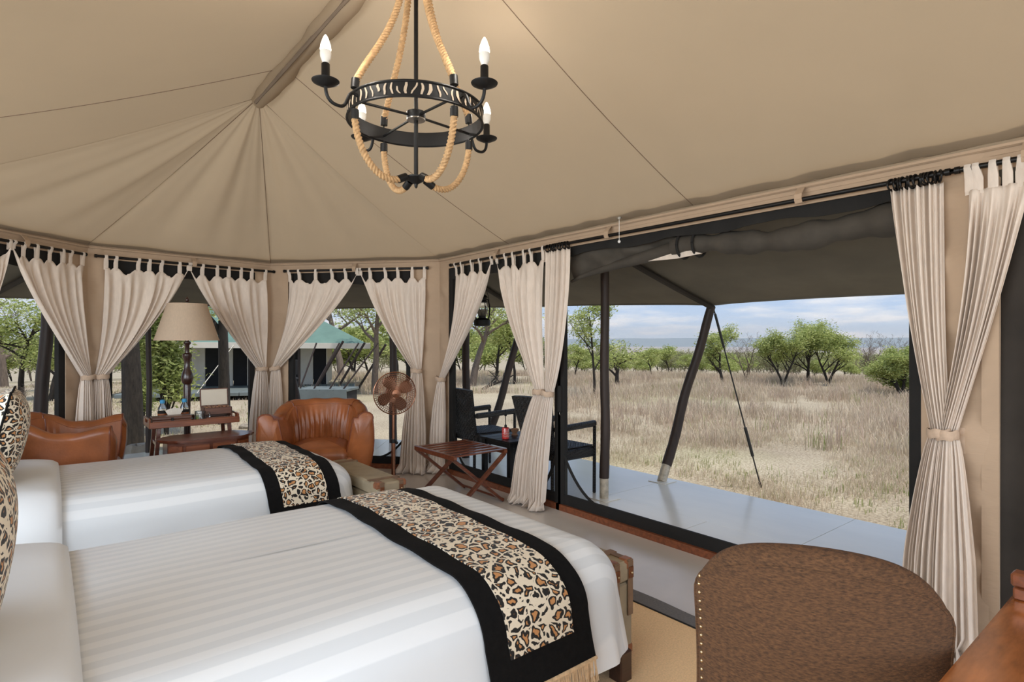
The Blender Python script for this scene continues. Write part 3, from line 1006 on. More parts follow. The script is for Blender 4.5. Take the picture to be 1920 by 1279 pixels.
def make_tree(key, name, seed, h, w, nb=3, levels=3, r=.08, per=26, lrad=.12, lsize=.05, leaf='leaf', bark='bark', flat=.55, start=.3, wig=.18, spread=.62, lean=(0, 0), stems=1, lflat=.6, upk=1.0):
    rng = random.Random(seed)
    br, tips = skeleton(rng, h, spread, nb, levels, r, flat, start, wig, lean, stems, upk)
    br, tips = fit(br, tips, h, w)
    root = bpy.data.objects.new(name, None); COL.objects.link(root); root.empty_display_size = .2
    obj('trunk', wood_mb(br), M[bark], root, 0)
    if per:
        V, T, ti = leaves_np(np.random.default_rng(seed), tips, per, lrad, lsize, lflat)
        obj_np('foliage', V, T, M[leaf], root, ti)
    TREES[key] = root; root['used'] = 0
    return root
def plant(key, loc, label, cat='tree', sc=1.0, rz=0.0, group=None, zs=None):
    src = TREES[key]
    if not src['used']:
        o = src; src['used'] = 1
        o.location = loc; o.rotation_euler = (0, 0, rz)
    else:
        o = dup(src, loc, rz, label)
    o.scale = (sc, sc, zs or sc)
    tag(o, label, cat, group)
    return o
# right-hand view, through the doorway
make_tree('thin', 'sapling_tree', 21, 2.55, 1.75, nb=5, levels=2, r=.04, per=42, lrad=.11, lsize=.04, start=.28, wig=.12, spread=.5, flat=.35)
plant('thin', at_d(1115, 15.6), 'slender young green tree standing alone just left of the doorway pole', rz=.5)
make_tree('low', 'thorn_bush', 22, 1.5, 2.0, nb=3, levels=3, r=.08, per=12, lrad=.14, lsize=.05, start=.2, wig=.3, flat=.3, lean=(.5, .1))
plant('low', at_d(1160, 19.5), 'half-bare thorn bush with arching branches just right of the doorway pole', 'bush', rz=2.2)
make_tree('acacia', 'acacia_tree', 23, 2.2, 1.7, nb=4, levels=3, r=.06, per=26, lrad=.10, lsize=.04, flat=.5, upk=2.6, start=.2)
plant('acacia', at_d(1356, 20.0), 'rounded green acacia seen just behind the slack guy rope', rz=1.0, zs=.95)
make_tree('umbrella', 'acacia_tree', 24, 2.3, 2.1, nb=4, levels=3, r=.07, per=26, lrad=.11, lsize=.04, flat=.75, start=.28, stems=2, upk=3.5)
plant('umbrella', at_d(1468, 20.2), 'narrower acacia forming the left shoulder of the big acacia clump', rz=.3, sc=.92, zs=.86)
plant('umbrella', at_d(1515, 21.0), 'tall acacia in the middle of the big clump, its crown the highest', rz=2.0, sc=1.12, zs=1.0)
plant('umbrella', at_d(1554, 20.4), 'broad acacia at the right end of the big acacia clump', rz=4.1, sc=1.0, zs=.90)
make_tree('bush', 'leafy_bush', 25, 1.7, 2.0, nb=4, levels=3, r=.10, per=34, lrad=.12, lsize=.042, flat=.7, start=.12, stems=3)
plant('bush', at_d(1692, 15.5), 'dense dark green bush with a thick trunk beside the right door curtain', 'bush', rz=.2, sc=.85, zs=.80)
make_tree('bare', 'bare_tree', 26, 2.1, 2.2, nb=3, levels=4, r=.05, per=0, bark='barkpale', flat=.6, start=.15, wig=.3, stems=3, upk=2.0)
plant('bare', at_d(1400, 22.0), 'leafless grey thorn tree between the guy rope and the big acacia clump', rz=.0, sc=.9)
plant('bare', at_d(1622, 22.0), 'leafless grey thorn tree between the big acacia clump and the dense bush', rz=1.7, sc=.95)
plant('bare', at_d(1695, 30.0), 'leafless twiggy tree rising behind the dense dark green bush', rz=3.0, sc=1.15)
make_tree('small', 'acacia_tree', 27, 1.9, 1.9, nb=3, levels=3, r=.05, per=18, lrad=.14, lsize=.06, flat=.6, start=.3)
plant('small', at_d(1222, 24), 'small round green tree in the field, first to the right of the doorway pole', rz=.1, sc=.64)
plant('small', at_d(1255, 28), 'small green tree in the field, second to the right of the doorway pole', rz=1.1, sc=.76)
plant('small', at_d(1290, 25), 'pale small tree just left of the crooked pole', rz=2.4, sc=.52)
plant('small', at_d(1078, 24), 'small green tree half hidden behind the ring-hung door curtain', rz=3.4, sc=.72)
# the belt of scrub: alike and past telling apart
make_tree('scrub', 'scrub_bush', 28, 2.0, 2.6, nb=3, levels=3, r=.05, per=14, lrad=.2, lsize=.08, flat=.6, start=.15, stems=2, leaf='leaf')
make_tree('scrubdull', 'scrub_bush', 29, 2.0, 2.4, nb=3, levels=3, r=.05, per=8, lrad=.2, lsize=.08, flat=.6, start=.15, stems=2, leaf='leafdull', bark='barkpale')
rg = random.Random(5)
n_s = 0
for row, (d0, cnt) in enumerate(((31, 20), (40, 26), (54, 34), (75, 44))):
    for k in range(cnt):
        px = 1030 + (1760 - 1030) * (k + rg.uniform(.1, .9)) / cnt
        kind = 'scrub' if rg.random() < .62 else 'scrubdull'
        p = at_d(px, d0 * rg.uniform(.92, 1.08))
        plant(kind, p, 'green bush in the distant scrub below the blue hills' if kind == 'scrub' else 'dull grey-green bush in the distant scrub below the blue hills', 'bush', sc=rg.uniform(.72, 1.05) * (.62, .80, .95, 1.25)[row], rz=rg.uniform(0, 6), group='green scrub below the hills' if kind == 'scrub' else 'grey scrub below the hills')
# left-hand views, through the end windows
make_tree('green', 'acacia_tree', 31, 2.75, 2.9, nb=4, levels=3, r=.08, per=24, lrad=.17, lsize=.045, flat=.6, start=.35, wig=.25)
plant('green', at_d(40, 15.5), 'bright green acacia with a leaning trunk, left of the thick leaning post', rz=1.2, sc=1.0)
plant('green', at_d(96, 15.0), 'bright green acacia seen between the two dark posts of the left window', rz=3.3, sc=.82)
make_tree('baretall', 'bare_tree', 32, 4.6, 4.4, nb=4, levels=4, r=.15, per=0, bark='barkpale', flat=.4, start=.3, wig=.25)
plant('baretall', at_d(8, 22), 'tall bare tree rising behind the bright green acacias', rz=.4)
make_tree('trunk', 'rough_tree', 33, 5.2, 3.0, nb=3, levels=3, r=.15, per=22, lrad=.2, lsize=.06, flat=.6, start=.34, wig=.12)
plant('trunk', at_d(250, 8.6), 'thick rough-barked tree trunk outside, left of the floor lamp', rz=.9)
plant('trunk', at_d(421, 10.8), 'slimmer dark tree trunk outside, right of the floor lamp', rz=2.9, sc=.72, zs=.95)
make_tree('tallbush', 'leafy_bush', 34, 2.3, .85, nb=4, levels=3, r=.06, per=18, lrad=.13, lsize=.045, flat=.3, start=.08, wig=.2, stems=3)
plant('tallbush', at_d(312, 9.6), 'tall loose leafy bush outside behind the water bottles and the lamp pole', 'bush', rz=.4)
plant('tallbush', at_d(270, 10.6), 'small scrubby bush round the foot of the thick rough trunk', 'bush', rz=1.7, sc=.55, zs=.42)
make_tree('big', 'acacia_tree', 35, 4.4, 5.4, nb=4, levels=3, r=.16, per=14, lrad=.25, lsize=.06, flat=.6, start=.45, wig=.22, lean=(-.12, .1), bark='barkpale')
plant('big', at_d(640, 24), 'big spreading acacia with a pale trunk above the leaning poles of the neighbouring tent', rz=.2)
plant('big', at_d(703, 17), 'leafy acacia with a dark trunk seen left of the copper fan', rz=2.7, sc=.66, zs=.8)
plant('big', at_d(886, 20), 'spreading acacia with a bent trunk outside the window with the lantern', rz=4.4, sc=.85, zs=.80)
make_tree('fallen', 'dead_branch', 36, 1.1, 4.2, nb=3, levels=2, r=.09, per=0, flat=.15, start=.1, wig=.3, lean=(1.4, .2))
plant('fallen', at_d(905, 18.5), 'dead bent branch lying in the grass below the lantern', 'branch', rz=-.6, sc=.6)
plant('fallen', at_d(215, 9.6), 'dead fallen branch on the ground left of the thick rough trunk', 'branch', rz=2.0, sc=.3)
for (px, d, s_, rz, lb) in ((745, 26, 1.5, 0, 'pale green tree behind the copper fan'), (770, 20, .9, 1, 'light green tree just right of the copper fan, behind its curtain'), (610, 34, 1.4, 2, 'pale bush far behind the leaning poles of the neighbouring tent'), (665, 27, 1.2, 3, 'rounded green bush right of the neighbouring tent deck'),
                            (845, 24, 1.2, 4, 'pale green bush behind the first rattan chair'), (930, 23, 1.3, 5, 'pale green tree right of the hanging lantern'), (965, 21, 1.2, 6, 'light green bush behind the slanting deck pole'), (150, 19, 1.2, 1.4, 'pale green tree behind the first two gathered curtains'), (236, 22, 1.1, 2.2, 'pale tree far behind the thick rough trunk'), (280, 23, 1.35, 2.9, 'light green tree behind the tall loose bush'), (335, 25, 1.35, 4.9, 'green tree peeping over the floor lamp shade')):
    plant('small', at_d(px, d), lb, 'tree' if 'tree' in lb else 'bush', sc=s_, rz=rz)
rg = random.Random(9)
for k in range(34):
    p = at_d(-60 + 1090 * (k + rg.random()) / 34, rg.uniform(32, 46))
    plant('scrub' if k % 3 else 'scrubdull', p, 'green bush in the thicket far behind the curtained windows' if k % 3 else 'dull grey-green bush in the thicket far behind the curtained windows', 'bush', sc=rg.uniform(1.0, 1.5), rz=rg.uniform(0, 6), group='green thicket behind the tent' if k % 3 else 'grey thicket behind the tent')
plant('bare', at_d(28, 13.5), 'low heap of dead brush left of the thick leaning post', 'bush', sc=.55, zs=.28, rz=2)

# ---- dry grass
def grass_field(name, seed, spots, blades, hmin, hmax, wid, spread, tint0, tint1, greenf, label):
    rng = np.random.default_rng(seed)
    n = len(spots); nb_ = n * blades
    P = np.repeat(spots, blades, axis=0)
    P = P + np.concatenate([rng.normal(0, spread, (nb_, 2)), np.zeros((nb_, 1))], 1)
    th = np.repeat(rng.uniform(.7, 1.2, n), blades)
    H = rng.uniform(hmin, hmax, nb_) * th
    az = rng.uniform(0, 2 * np.pi, nb_); ln = np.abs(rng.normal(0, .38, nb_)) + .1
    wdt = wid * rng.uniform(.6, 1.4, nb_)
    dirx, diry = np.cos(az), np.sin(az)
    B0 = P + np.stack([-diry * wdt, dirx * wdt, np.zeros(nb_)], 1)
    B1 = P - np.stack([-diry * wdt, dirx * wdt, np.zeros(nb_)], 1)
    Mx = P + np.stack([dirx * H * ln * .35, diry * H * ln * .35, H * .62], 1)
    M0 = Mx + np.stack([-diry * wdt, dirx * wdt, np.zeros(nb_)], 1) * .8
    M1 = Mx - np.stack([-diry * wdt, dirx * wdt, np.zeros(nb_)], 1) * .8
    Tp = P + np.stack([dirx * H * ln, diry * H * ln, H], 1)
    V = np.stack([B0, B1, M1, M0, Tp], 1).reshape(-1, 3)
    k = np.arange(nb_) * 5
    T = np.concatenate([np.stack([k, k + 1, k + 2], 1), np.stack([k, k + 2, k + 3], 1), np.stack([k + 3, k + 2, k + 4], 1)])
    ti = rng.uniform(tint0, tint1, n)
    g = rng.random(n) < greenf
    ti = np.where(g, rng.uniform(.9, 1.0, n), ti)
    tint = np.repeat(np.repeat(ti, blades) + rng.normal(0, .05, nb_), 5)
    o = obj_np(name, V, T, M['grass'], None, np.clip(tint, 0, 1))
    o['kind'] = 'stuff'; tag(o, label, 'grass')
    return o
def scatter(seed, n, pxa, pxb, d0, d1, clump=None, powr=1.0):
    rng = np.random.default_rng(seed)
    out = []
    u = rng.random(n) ** powr
    d = np.sqrt(d0 * d0 + (d1 * d1 - d0 * d0) * u); px = pxa + (pxb - pxa) * rng.random(n)
    l = (px - 960) / F
    x = (SY + CY * l); y = (CY - SY * l); h = np.hypot(x, y)
    x, y = x / h * d, y / h * d
    if clump:
        k = np.sin(x * clump + 1.3 * np.sin(y * clump * .7)) + np.sin(y * clump * 1.3 + 2 + np.sin(x * clump * .6))
        keep = rng.random(n) < (.35 + .33 * k)
        x, y = x[keep], y[keep]
    # keep the blades off the deck, the tent and the neighbour's deck
    ok = ~((x < XO + .08) & (y < 9.2) & (x > -3.2))
    ok &= ~((np.hypot(x - CX, y - 4.25) < 4.5))
    x, y = x[ok], y[ok]
    z = np.array([gz(a, b_) for a, b_ in zip(x, y)])
    return np.stack([x, y, z], 1)
grass_field('tall_grass', 1, scatter(1, 15000, 1000, 1800, 10.5, 34, .9, .85), 10, .12, .32, .0050, .12, 0, .78, .05, 'tall dry straw and pinkish grass filling the field before the trees')
grass_field('grass_clumps', 7, scatter(7, 1500, 1000, 1800, 9.0, 26, 1.3), 34, .16, .42, .0045, .13, .0, .75, .03, 'bushy clumps of taller dry grass standing up in the field')
grass_field('short_grass', 2, scatter(2, 9000, 960, 1800, 5.0, 11.5, 1.7), 9, .03, .12, .0028, .07, .2, .6, .08, 'short trampled dry grass between the deck and the tall grass')
grass_field('green_tufts', 3, scatter(3, 420, 960, 1800, 4.8, 8.5, 2.3), 12, .03, .09, .003, .05, .9, 1, .9, 'small green grass tufts along the edge of the deck')
grass_field('window_grass', 4, scatter(4, 8000, 560, 1000, 17, 34, .8), 10, .10, .34, .006, .12, 0, .75, .08, 'tall dry grass seen through the windows behind the fan and the rattan chairs')
grass_field('yard_grass', 6, scatter(6, 9000, -60, 620, 7.0, 30, 1.1), 8, .02, .08, .005, .12, .2, .9, .25, 'short pale grass on the yard before the neighbouring tent')

# ---- rocks
def rock(mb, c, r, seed):
    rr = random.Random(seed); n, m = 9, 6
    ph = [rr.uniform(0, 6) for _ in range(5)]
    def fn(u, v):
        a = 2 * PI * u; b_ = PI * v
        k = r * (1 + .22 * math.sin(2 * a + ph[0]) * math.sin(b_) + .15 * math.sin(3 * a + ph[1] + b_ * 2) + .12 * math.sin(5 * b_ + ph[2]))
        return (c[0] + k * math.sin(b_) * math.cos(a), c[1] + k * math.sin(b_) * math.sin(a) * .85, c[2] - k * .62 * math.cos(b_))
    mb.grid(fn, n, m, True)
def rk(px, d, r, label, seed, group=None):
    p = at_d(px, d); p.z += r * .3
    mb = MB(); rock(mb, (0, 0, 0), r, seed)
    o = obj('rock', mb, M['rock'], None, 30); o.location = p
    tag(o, label, 'rock', group)
rk(256, 7.9, .16, 'pale rock at the foot of the thick rough trunk, behind the low tan armchair', 3)
rk(242, 8.9, .12, 'pale rock left of the foot of the thick rough trunk', 4)
rg = random.Random(4)
for k in range(16):
    rk(575 + 80 * rg.random(), rg.uniform(12.2, 13.6), rg.uniform(.07, .15), 'pale stone in the heap before the neighbouring tent deck', 20 + k, 'stones heaped before the neighbouring deck')
for k in range(9):
    rk(205 + 50 * rg.random(), rg.uniform(9.8, 11), rg.uniform(.07, .16), 'pale stone lying behind the thick rough trunk', 50 + k, 'stones behind the rough trunk')
for k in range(7):
    rk(440 + 60 * rg.random(), rg.uniform(9.3, 10.3), rg.uniform(.05, .1), 'pale stone lying outside right of the lidded wooden box', 70 + k, 'stones right of the lidded box')

# ---- the neighbouring tent
c = at_d(470, 17.5)
dirx = ray(470, 639.5); az = math.atan2(dirx.y, dirx.x)
t_ = thing('safari_tent', 'cream and black striped safari tent with a green hipped roof on a grey deck', 'tent', c, az - PI / 2 - .18)
def part(name, mb, mat, parent=t_, **k): return obj(name, mb, M[mat], parent, **k)
for i in range(8):
    mb = MB(); mb.box((-2.35 + i * .72, -1.2, .16), (.712, 2.6, .1), None, .01); part('deck_board', mb, 'tentdeck')
for x in (-2.5, -1.2, .1, 1.4, 2.7):
    mb = MB(); mb.box((x, -2.2, .05), (.12, .12, .2)); part('deck_pier', mb, 'tentblack')
for i in range(11):
    x0 = -2.0 + i * .38
    dark = i in (2, 4, 7, 8, 10)
    mb = MB(); mb.box((x0 + .19, 0.0 - (.02 if not dark else 0), .82), (.37, .05, 1.24), None, .01)
    part('dark_window_panel' if dark else 'wall_panel', mb, 'tentblack' if dark else 'tentcream')
for sx in (-2.0, 2.18):
    mb = MB(); mb.box((sx, 1.3, .82), (.05, 2.6, 1.24)); part('side_wall', mb, 'tentcream')
mb = MB(); mb.box((.09, 2.6, .82), (4.2, .05, 1.24)); part('side_wall', mb, 'tentcream')
mb = MB()
e0 = [(-3.5, -1.3, 1.46), (3.5, -1.3, 1.40), (3.5, 4.0, 1.40), (-3.5, 4.0, 1.46)]
r0, r1 = (-1.6, 1.35, 2.65), (1.2, 1.35, 2.65)
mb.add(e0 + [r0, r1], [(0, 1, 5, 4), (1, 2, 5), (2, 3, 4, 5), (3, 0, 4)])
part('roof', mb, 'tentroof', sharp=20)
mb = MB()
for a, b_ in zip(e0, e0[1:] + e0[:1]): mb.bar(a, b_, .03, .16)
part('roof_valance', mb, 'tentcream')
for x in (-2.6, -1.35, .2, 1.5):
    mb = MB(); mb.tube([(x, -1.1, .2), (x, -1.15, 1.46)], .035, 8); part('pole', mb, 'pole')
for k, x in enumerate((2.3, 2.9, 3.5)):
    mb = MB(); mb.tube([(x - .35, -1.35 + .1 * k, .12), (x + .45, -1.5, 1.55 - .05 * k)], .035, 8); part('pole', mb, 'pole')
mb = MB(); mb.tube([(-.2, -1.3, 1.44), (-.9, -2.5, .1)], .012, 5); part('guy_line', mb, 'tentcream')
# its raised deck to the right
c2 = at_d(612, 14.6)
t2 = thing('viewing_deck', 'low grey viewing deck beside the neighbouring tent, with leaning poles', 'deck', c2, az - PI / 2 - .5)
for i in range(4):
    mb = MB(); mb.box((-.5 + i * .34, 0, .34), (.335, .9, .06), None, .006); obj('deck_board', mb, M['tentdeck'], t2)
mb = MB(); mb.box((0, -.44, .2), (1.36, .03, .26)); obj('fascia', mb, M['tentdeck'], t2)
for x in (-.6, .6):
    mb = MB(); mb.box((x, 0, .12), (.1, .8, .36)); obj('deck_pier', mb, M['tentblack'], t2)
for k, (x, l_) in enumerate(((-.55, .25), (-.2, .5), (.2, .6), (.55, .75))):
    mb = MB(); mb.tube([(x, -.3, .36), (x + l_, .1, 1.5)], .021, 8); obj('pole', mb, M['pole'], t2)
t3 = thing('camp_chair', 'small dark camp chair on the grey deck of the neighbouring tent', 'chair', c2 + Vector((-.62, .9, .16)), az - PI / 2)
mb = MB(); mb.box((0, 0, .42), (.42, .42, .04), None, .01); obj('seat', mb, M['tentblack'], t3)
mb = MB(); mb.box((0, .2, .7), (.42, .03, .4), None, .01); obj('backrest', mb, M['tentblack'], t3)
for sx in (-.18, .18):
    for sy in (-.18, .18):
        mb = MB(); mb.box((sx, sy, .21), (.03, .03, .42)); obj('leg', mb, M['tentblack'], t3)

# ---- haze over the far plain
mb = MB()
def hz(u, v):
    a = math.radians(-45 + 160 * u); R = 700 + 5600 * v
    return ((R * math.sin(a), R * math.cos(a), -70), (0, 0, 1))
mb.sheet(hz, 40, 2, 190)
hm_ = bpy.data.materials.new('plain_haze'); hm_.use_nodes = True
t = hm_.node_tree; t.nodes.clear()
o_ = N(t, 'ShaderNodeOutputMaterial'); vsn = N(t, 'ShaderNodeVolumeScatter')
vsn.inputs['Color'].default_value = (.66, .80, 1, 1); vsn.inputs['Density'].default_value = 1 / 3800; vsn.inputs['Anisotropy'].default_value = .2
t.links.new(vsn.outputs[0], o_.inputs['Volume'])
hzo = obj('haze', mb, hm_, None, 0)
hzo['kind'] = 'stuff'; tag(hzo, 'pale blue haze lying over the far plain below the hills', 'haze')
# ================================================================== curtains and their rods
def curtain_rod(side, px0, px1, label, z=RODZ, o=.055):
    a0, a1 = side.s_of(px0, o), side.s_of(px1, o)
    P, Q = side.p(a0, z, o), side.p(a1, z, o)
    t_ = thing('curtain_rod', label, 'curtain rod', P, 0)
    mb = MB(); mb.tube([P.lerp(Q, i / 8) for i in range(9)], .0125, 10); obj('rod', mb, M['rod'], t_, world=True)
    for E, s_ in ((P, -1), (Q, 1)):
        mb = MB(); mb.tube([E, E + side.e * s_ * .02], .017, 10); obj('end_cap', mb, M['rod'], t_, world=True)
    n = max(1, int((a1 - a0) / 1.1))
    for i in range(n):
        c = side.p(a0 + (a1 - a0) * (i + .5) / n, z, o)
        mb = MB()
        pts = [c + side.n * x + Vector((0, 0, y)) for x, y in ((-.055, .075), (-.02, .07), (.016, .03), (.019, 0), (.008, -.018), (-.012, -.016), (-.018, 0))]
        w = .02
        for p, q in zip(pts, pts[1:]):
            mb.bar(p, q, w * 2, .004, side.n, 0)
        obj('fabric_loop', mb, M['panel'], t_, world=True)
    return t_

def curtain(side, label, px_out, px_lead, px_tie, z_tie, px_bot, w_bot, z_bot=.015, np_=8, tabs=6, o=.06, w_tie=.10, seed=0, tabh=.10, rings=0, lead_p=1.15, out_p=2.6, o_bot=.09, puddle=True, tie_band=True, droop=.05, lead_up=True):
    rr = random.Random(seed)
    a0, a1, at_ = side.s_of(px_out, o), side.s_of(px_lead, o), side.s_of(px_tie, o)
    ab = side.s_of(px_bot, o)
    sg = 1 if a1 > a0 else -1
    ph = [rr.uniform(0, 6.28) for _ in range(6)]
    zt = RODZ - tabh
    base = side.p(at_, 0, o)
    root = thing('curtain', label, 'curtain', base)
    us = [min(max((k + (rr.uniform(-.24, .24) if 0 < k < tabs - 1 else 0)) / (tabs - 1), .014), .984) for k in range(tabs)]
    Wm = abs(a1 - a0)
    dk = [rr.uniform(.65, 1.25) for _ in range(tabs)]
    def topz(u):
        if rings:
            return RODZ - .035 - .012 * abs(math.sin(PI * rings * u))
        j = min(range(tabs), key=lambda q: abs(us[q] - u))
        da = abs(us[j] - u) * Wm
        t = min(1, max(0, (da - .017) / .06)); k = t * t * (3 - 2 * t)
        z = zt - droop * k * dk[j]
        if lead_up:
            z += (tabh - .02) * max(0, (u - .93) / .07) ** 1.5
        return z
    fm = [rr.uniform(.5, 1.4) for _ in range(9)]
    def fold(u):
        """irregular folds: warped phase, uneven depth"""
        q = u * 8; i = min(int(q), 7); am_ = fm[i] + (fm[i + 1] - fm[i]) * (q - i)
        return am_ * math.sin(2 * PI * np_ * u + 1.1 * math.sin(2 * PI * 1.7 * u + ph[4]) + .7 * math.sin(2 * PI * 3.1 * u + ph[5]))
    def upos(u):
        return u + .018 * math.sin(u * 9 + ph[3]) * math.sin(PI * u)
    def P(u, v):
        ztu = topz(u)
        uu = upos(u)
        if v < .62:
            s = v / .62
            z = ztu + (z_tie - ztu) * s
            A = a0 + (a1 - a0) * uu
            K = at_ + sg * (uu - .5) * w_tie
            pw = out_p + (lead_p - out_p) * uu
            a = A + (K - A) * s ** pw
            gather = s ** pw
            amp = .012 * min(1, s * 6) * (1 - .35 * gather) + .006 * (1 - abs(2 * s - 1))
            if rings: amp = .012 * (1 - .3 * gather)
            off = amp * 1.25 * fold(u + .012 * math.sin(s * 2.2 + ph[1]))
            off += .010 * math.sin(2 * PI * np_ * .43 * u + ph[2]) * (1 - gather)
            off += .028 * gather * math.cos(PI * (u - .5)) - .012
            off += .012 * math.sin(3 * s + ph[4]) * math.sin(PI * s)
        else:
            s = (v - .62) / .38
            zb = z_bot + (.004 * math.sin(u * 40) if puddle else 0)
            z = z_tie + (zb - z_tie) * s
            A = at_ + sg * (uu - .5) * w_tie
            B = ab + sg * (uu - .5) * w_bot
            fl = min(1, s * 1.7) ** .55
            a = A + (B - A) * (.55 * fl + .45 * s)
            amp = .009 + .010 * min(1, s * 3)
            if s < .06: amp *= .5 + s * 8
            off = amp * 1.1 * fold(u + .010 * math.sin(s * 3 + ph[2]) + .012 * math.sin(2.2 + ph[1]))
            off += .028 * math.cos(PI * (u - .5)) * (1 - .3 * s) - .012 + (o_bot - o) * s
            off += .02 * math.sin(PI * s) * math.cos(PI * (u - .5))
            if puddle and s > .93:
                off += (s - .93) / .07 * .035 * (1 + math.sin(u * 23 + ph[5]))
                a += (s - .93) / .07 * .03 * math.sin(u * 17 + ph[4])
        return a, z, off
    def W(u, v):
        a, z, off = P(u, v)
        return side.p(a, z, o + off)
    def fn(u, v):
        return (W(u, v), side.n)
    mb = MB(); mb.sheet(fn, np_ * 14 + 1, 74, .0025)
    obj('drape', mb, M['linen'], root, 0, world=True)
    if rings:
        for k in range(rings):
            u = (k + .5) / rings
            a, z, off = P(u, 0)
            c = side.p(a, RODZ - .012, .055)
            tl = rr.uniform(-.5, .5)
            dr = (side.n * math.cos(tl) + side.e * math.sin(tl))
            mb = MB(); mb.tube([c + dr * .028 * math.cos(2 * PI * i / 16) + Vector((0, 0, .028 * math.sin(2 * PI * i / 16))) for i in range(17)], .0045, 6, False)
            obj('ring', mb, M['rod'], root, world=True)
    else:
        for k in range(tabs):
            u = us[k]
            a, z, off = P(u, 0)
            w = .018
            mb = MB()
            front = o + off
            tw = rr.uniform(-.008, .008)
            path = [(front + .001, z - .006), (front + .004, z + (RODZ - z) * .5), (.055 + .017, RODZ), (.055 + .009, RODZ + .016), (.055 - .008, RODZ + .016), (.055 - .016, RODZ), (.045, z + (RODZ - z) * .5), (.042, z - .02)]
            vs = []; fs = []
            for i, (f_, zz) in enumerate(path):
                kx = tw if 2 <= i <= 5 else 0
                nar = .72 if 2 <= i <= 5 else 1.0
                for j in range(3):
                    vs.append(side.p(a + kx + (j - 1) * w * nar, zz, f_ + (.004 if j == 1 else 0)))
            for i in range(len(path) - 1):
                for j in range(2):
                    fs.append((i * 3 + j, i * 3 + j + 1, (i + 1) * 3 + j + 1, (i + 1) * 3 + j))
            mb.add(vs, fs)
            obj('tab', mb, M['linen'], root, world=True)
    if tie_band:
        mb = MB()
        for_dz = rr.uniform(-.012, .012)
        vs = []; fs = []; n = 24
        for i in range(n):
            an = 2 * PI * i / n
            ca, sa = math.cos(an), math.sin(an)
            for (h, kk) in ((-.022, 1.0), (-.012, 1.10), (.012, 1.10), (.022, 1.0)):
                vs.append(side.p(at_ + (w_tie / 2 + .008) * kk * ca, z_tie + h + for_dz * ca + .004 * math.sin(an * 5), o + .008 + (.05) * kk * sa))
        for i in range(n):
            for j in range(3):
                fs.append((i * 4 + j, ((i + 1) % n) * 4 + j, ((i + 1) % n) * 4 + j + 1, i * 4 + j + 1))
        mb.add(vs, fs)
        obj('tieback', mb, M['tie'], root, world=True, label='folded linen tieback band')
    return root
curtain_rod(SC, -90, 158, 'black curtain rod over the left window behind the low armchair')
curtain_rod(SB, 182, 512, 'black curtain rod over the window with the floor lamp')
curtain_rod(SA, 535, 800, 'black curtain rod over the window behind the copper fan')
curtain_rod(SR, 846, 1034, 'short black curtain rod over the window with the hanging lantern')
curtain_rod(SR, 1020, 1790, 'long black curtain rod across the wide doorway')
curtain_rod(SR, 1782, 2100, 'black curtain rod over the dark screened window by the desk')
curtain(SC, 'gathered linen curtain at the far left edge, mostly outside the frame', -110, 22, -75, 1.06, -80, .22, seed=1, tabs=5)
curtain(SC, 'tied linen curtain left of the first canvas panel, behind the low armchair', 158, 24, 164, 1.07, 156, .24, seed=2, tabs=7)
curtain(SB, 'tied linen curtain right of the first canvas panel, left of the thick tree trunk', 197, 357, 190, 1.07, 190, .22, seed=3, tabs=7)
curtain(SB, 'tied linen curtain falling just right of the floor lamp and lidded wooden box', 500, 355, 491, 1.09, 486, .26, seed=4, tabs=7)
curtain(SA, 'tied linen curtain directly behind the tan armchair with a pleated back', 540, 671, 516, 1.09, 517, .24, seed=5, tabs=6, out_p=1.9)
curtain(SA, 'tied linen curtain reaching the floor beside the copper fan', 797, 673, 781, 1.08, 780, .30, seed=6, tabs=6, o_bot=.20)
curtain(SR, 'tied linen curtain left of the window with the lantern, behind the folding rack', 852, 921, 827, 1.00, 822, .34, seed=7, tabs=5, out_p=1.8, o_bot=.10)
curtain(SR, 'tied linen curtain on tabs, right of the lantern, bound next to the ring-hung one', 1019, 928, 1012, .97, 988, .24, seed=8, tabs=6, z_bot=.02, o_bot=.16)
curtain(SR, 'narrow ring-hung linen curtain at the left side of the doorway', 1024, 1066, 1028, .965, 1018, .22, seed=9, np_=9, rings=9, o_bot=.16, lead_p=2.4, w_tie=.09)
curtain(SR, 'broad ring-hung linen curtain at the right side of the doorway', 1766, 1668, 1762, .97, 1735, .20, seed=10, np_=9, rings=13, lead_p=1.25, out_p=2.0, o_bot=.14, w_tie=.075)
curtain(SR, 'linen curtain on tabs at the right edge, sweeping down from the dark screened window', 1815, 1935, 1776, .965, 1780, .26, seed=11, tabs=6, np_=8, lead_p=1.05, out_p=1.6, o_bot=.16, w_tie=.07, z_bot=.01, lead_up=False)

# rolled-up door mesh hanging under the rod
a0, a1 = SR.s_of(1062), SR.s_of(1724)
t_ = thing('rolled_door_flap', 'dark mesh door flap rolled up and tied under the rod across the doorway', 'door flap', SR.p(a0, 2.0, -.02))
am = SR.s_of(1272)
mb = MB()
pth = []; rr_ = []
for i in range(40):
    u = i / 39
    a = am - .12 + (a1 - am + .12) * u
    pth.append(SR.p(a, 2.05 - .03 * u + .014 * math.sin(u * 9) - .02 * math.sin(PI * u), -.095 + .01 * math.sin(u * 14)))
    rr_.append((.062 + .018 * u + .010 * math.sin(u * 23) + .006 * math.sin(u * 51)) * (1 if i else .5))
mb.tube(pth, rr_, 16); obj('roll', mb, M['mesh_roll'], t_, world=True)
mb = MB()
def flap(u, v):
    a = a0 + (am - a0) * u
    zl = 1.90 + .16 * u ** .7
    z = RODZ - .01 + (zl - RODZ + .01) * v
    return (SR.p(a, z, -.05 - .05 * v * (.4 + u) + .02 * math.sin(u * 9 + v * 5) * v + .012 * math.sin(u * 21 - v * 7)), SR.n)
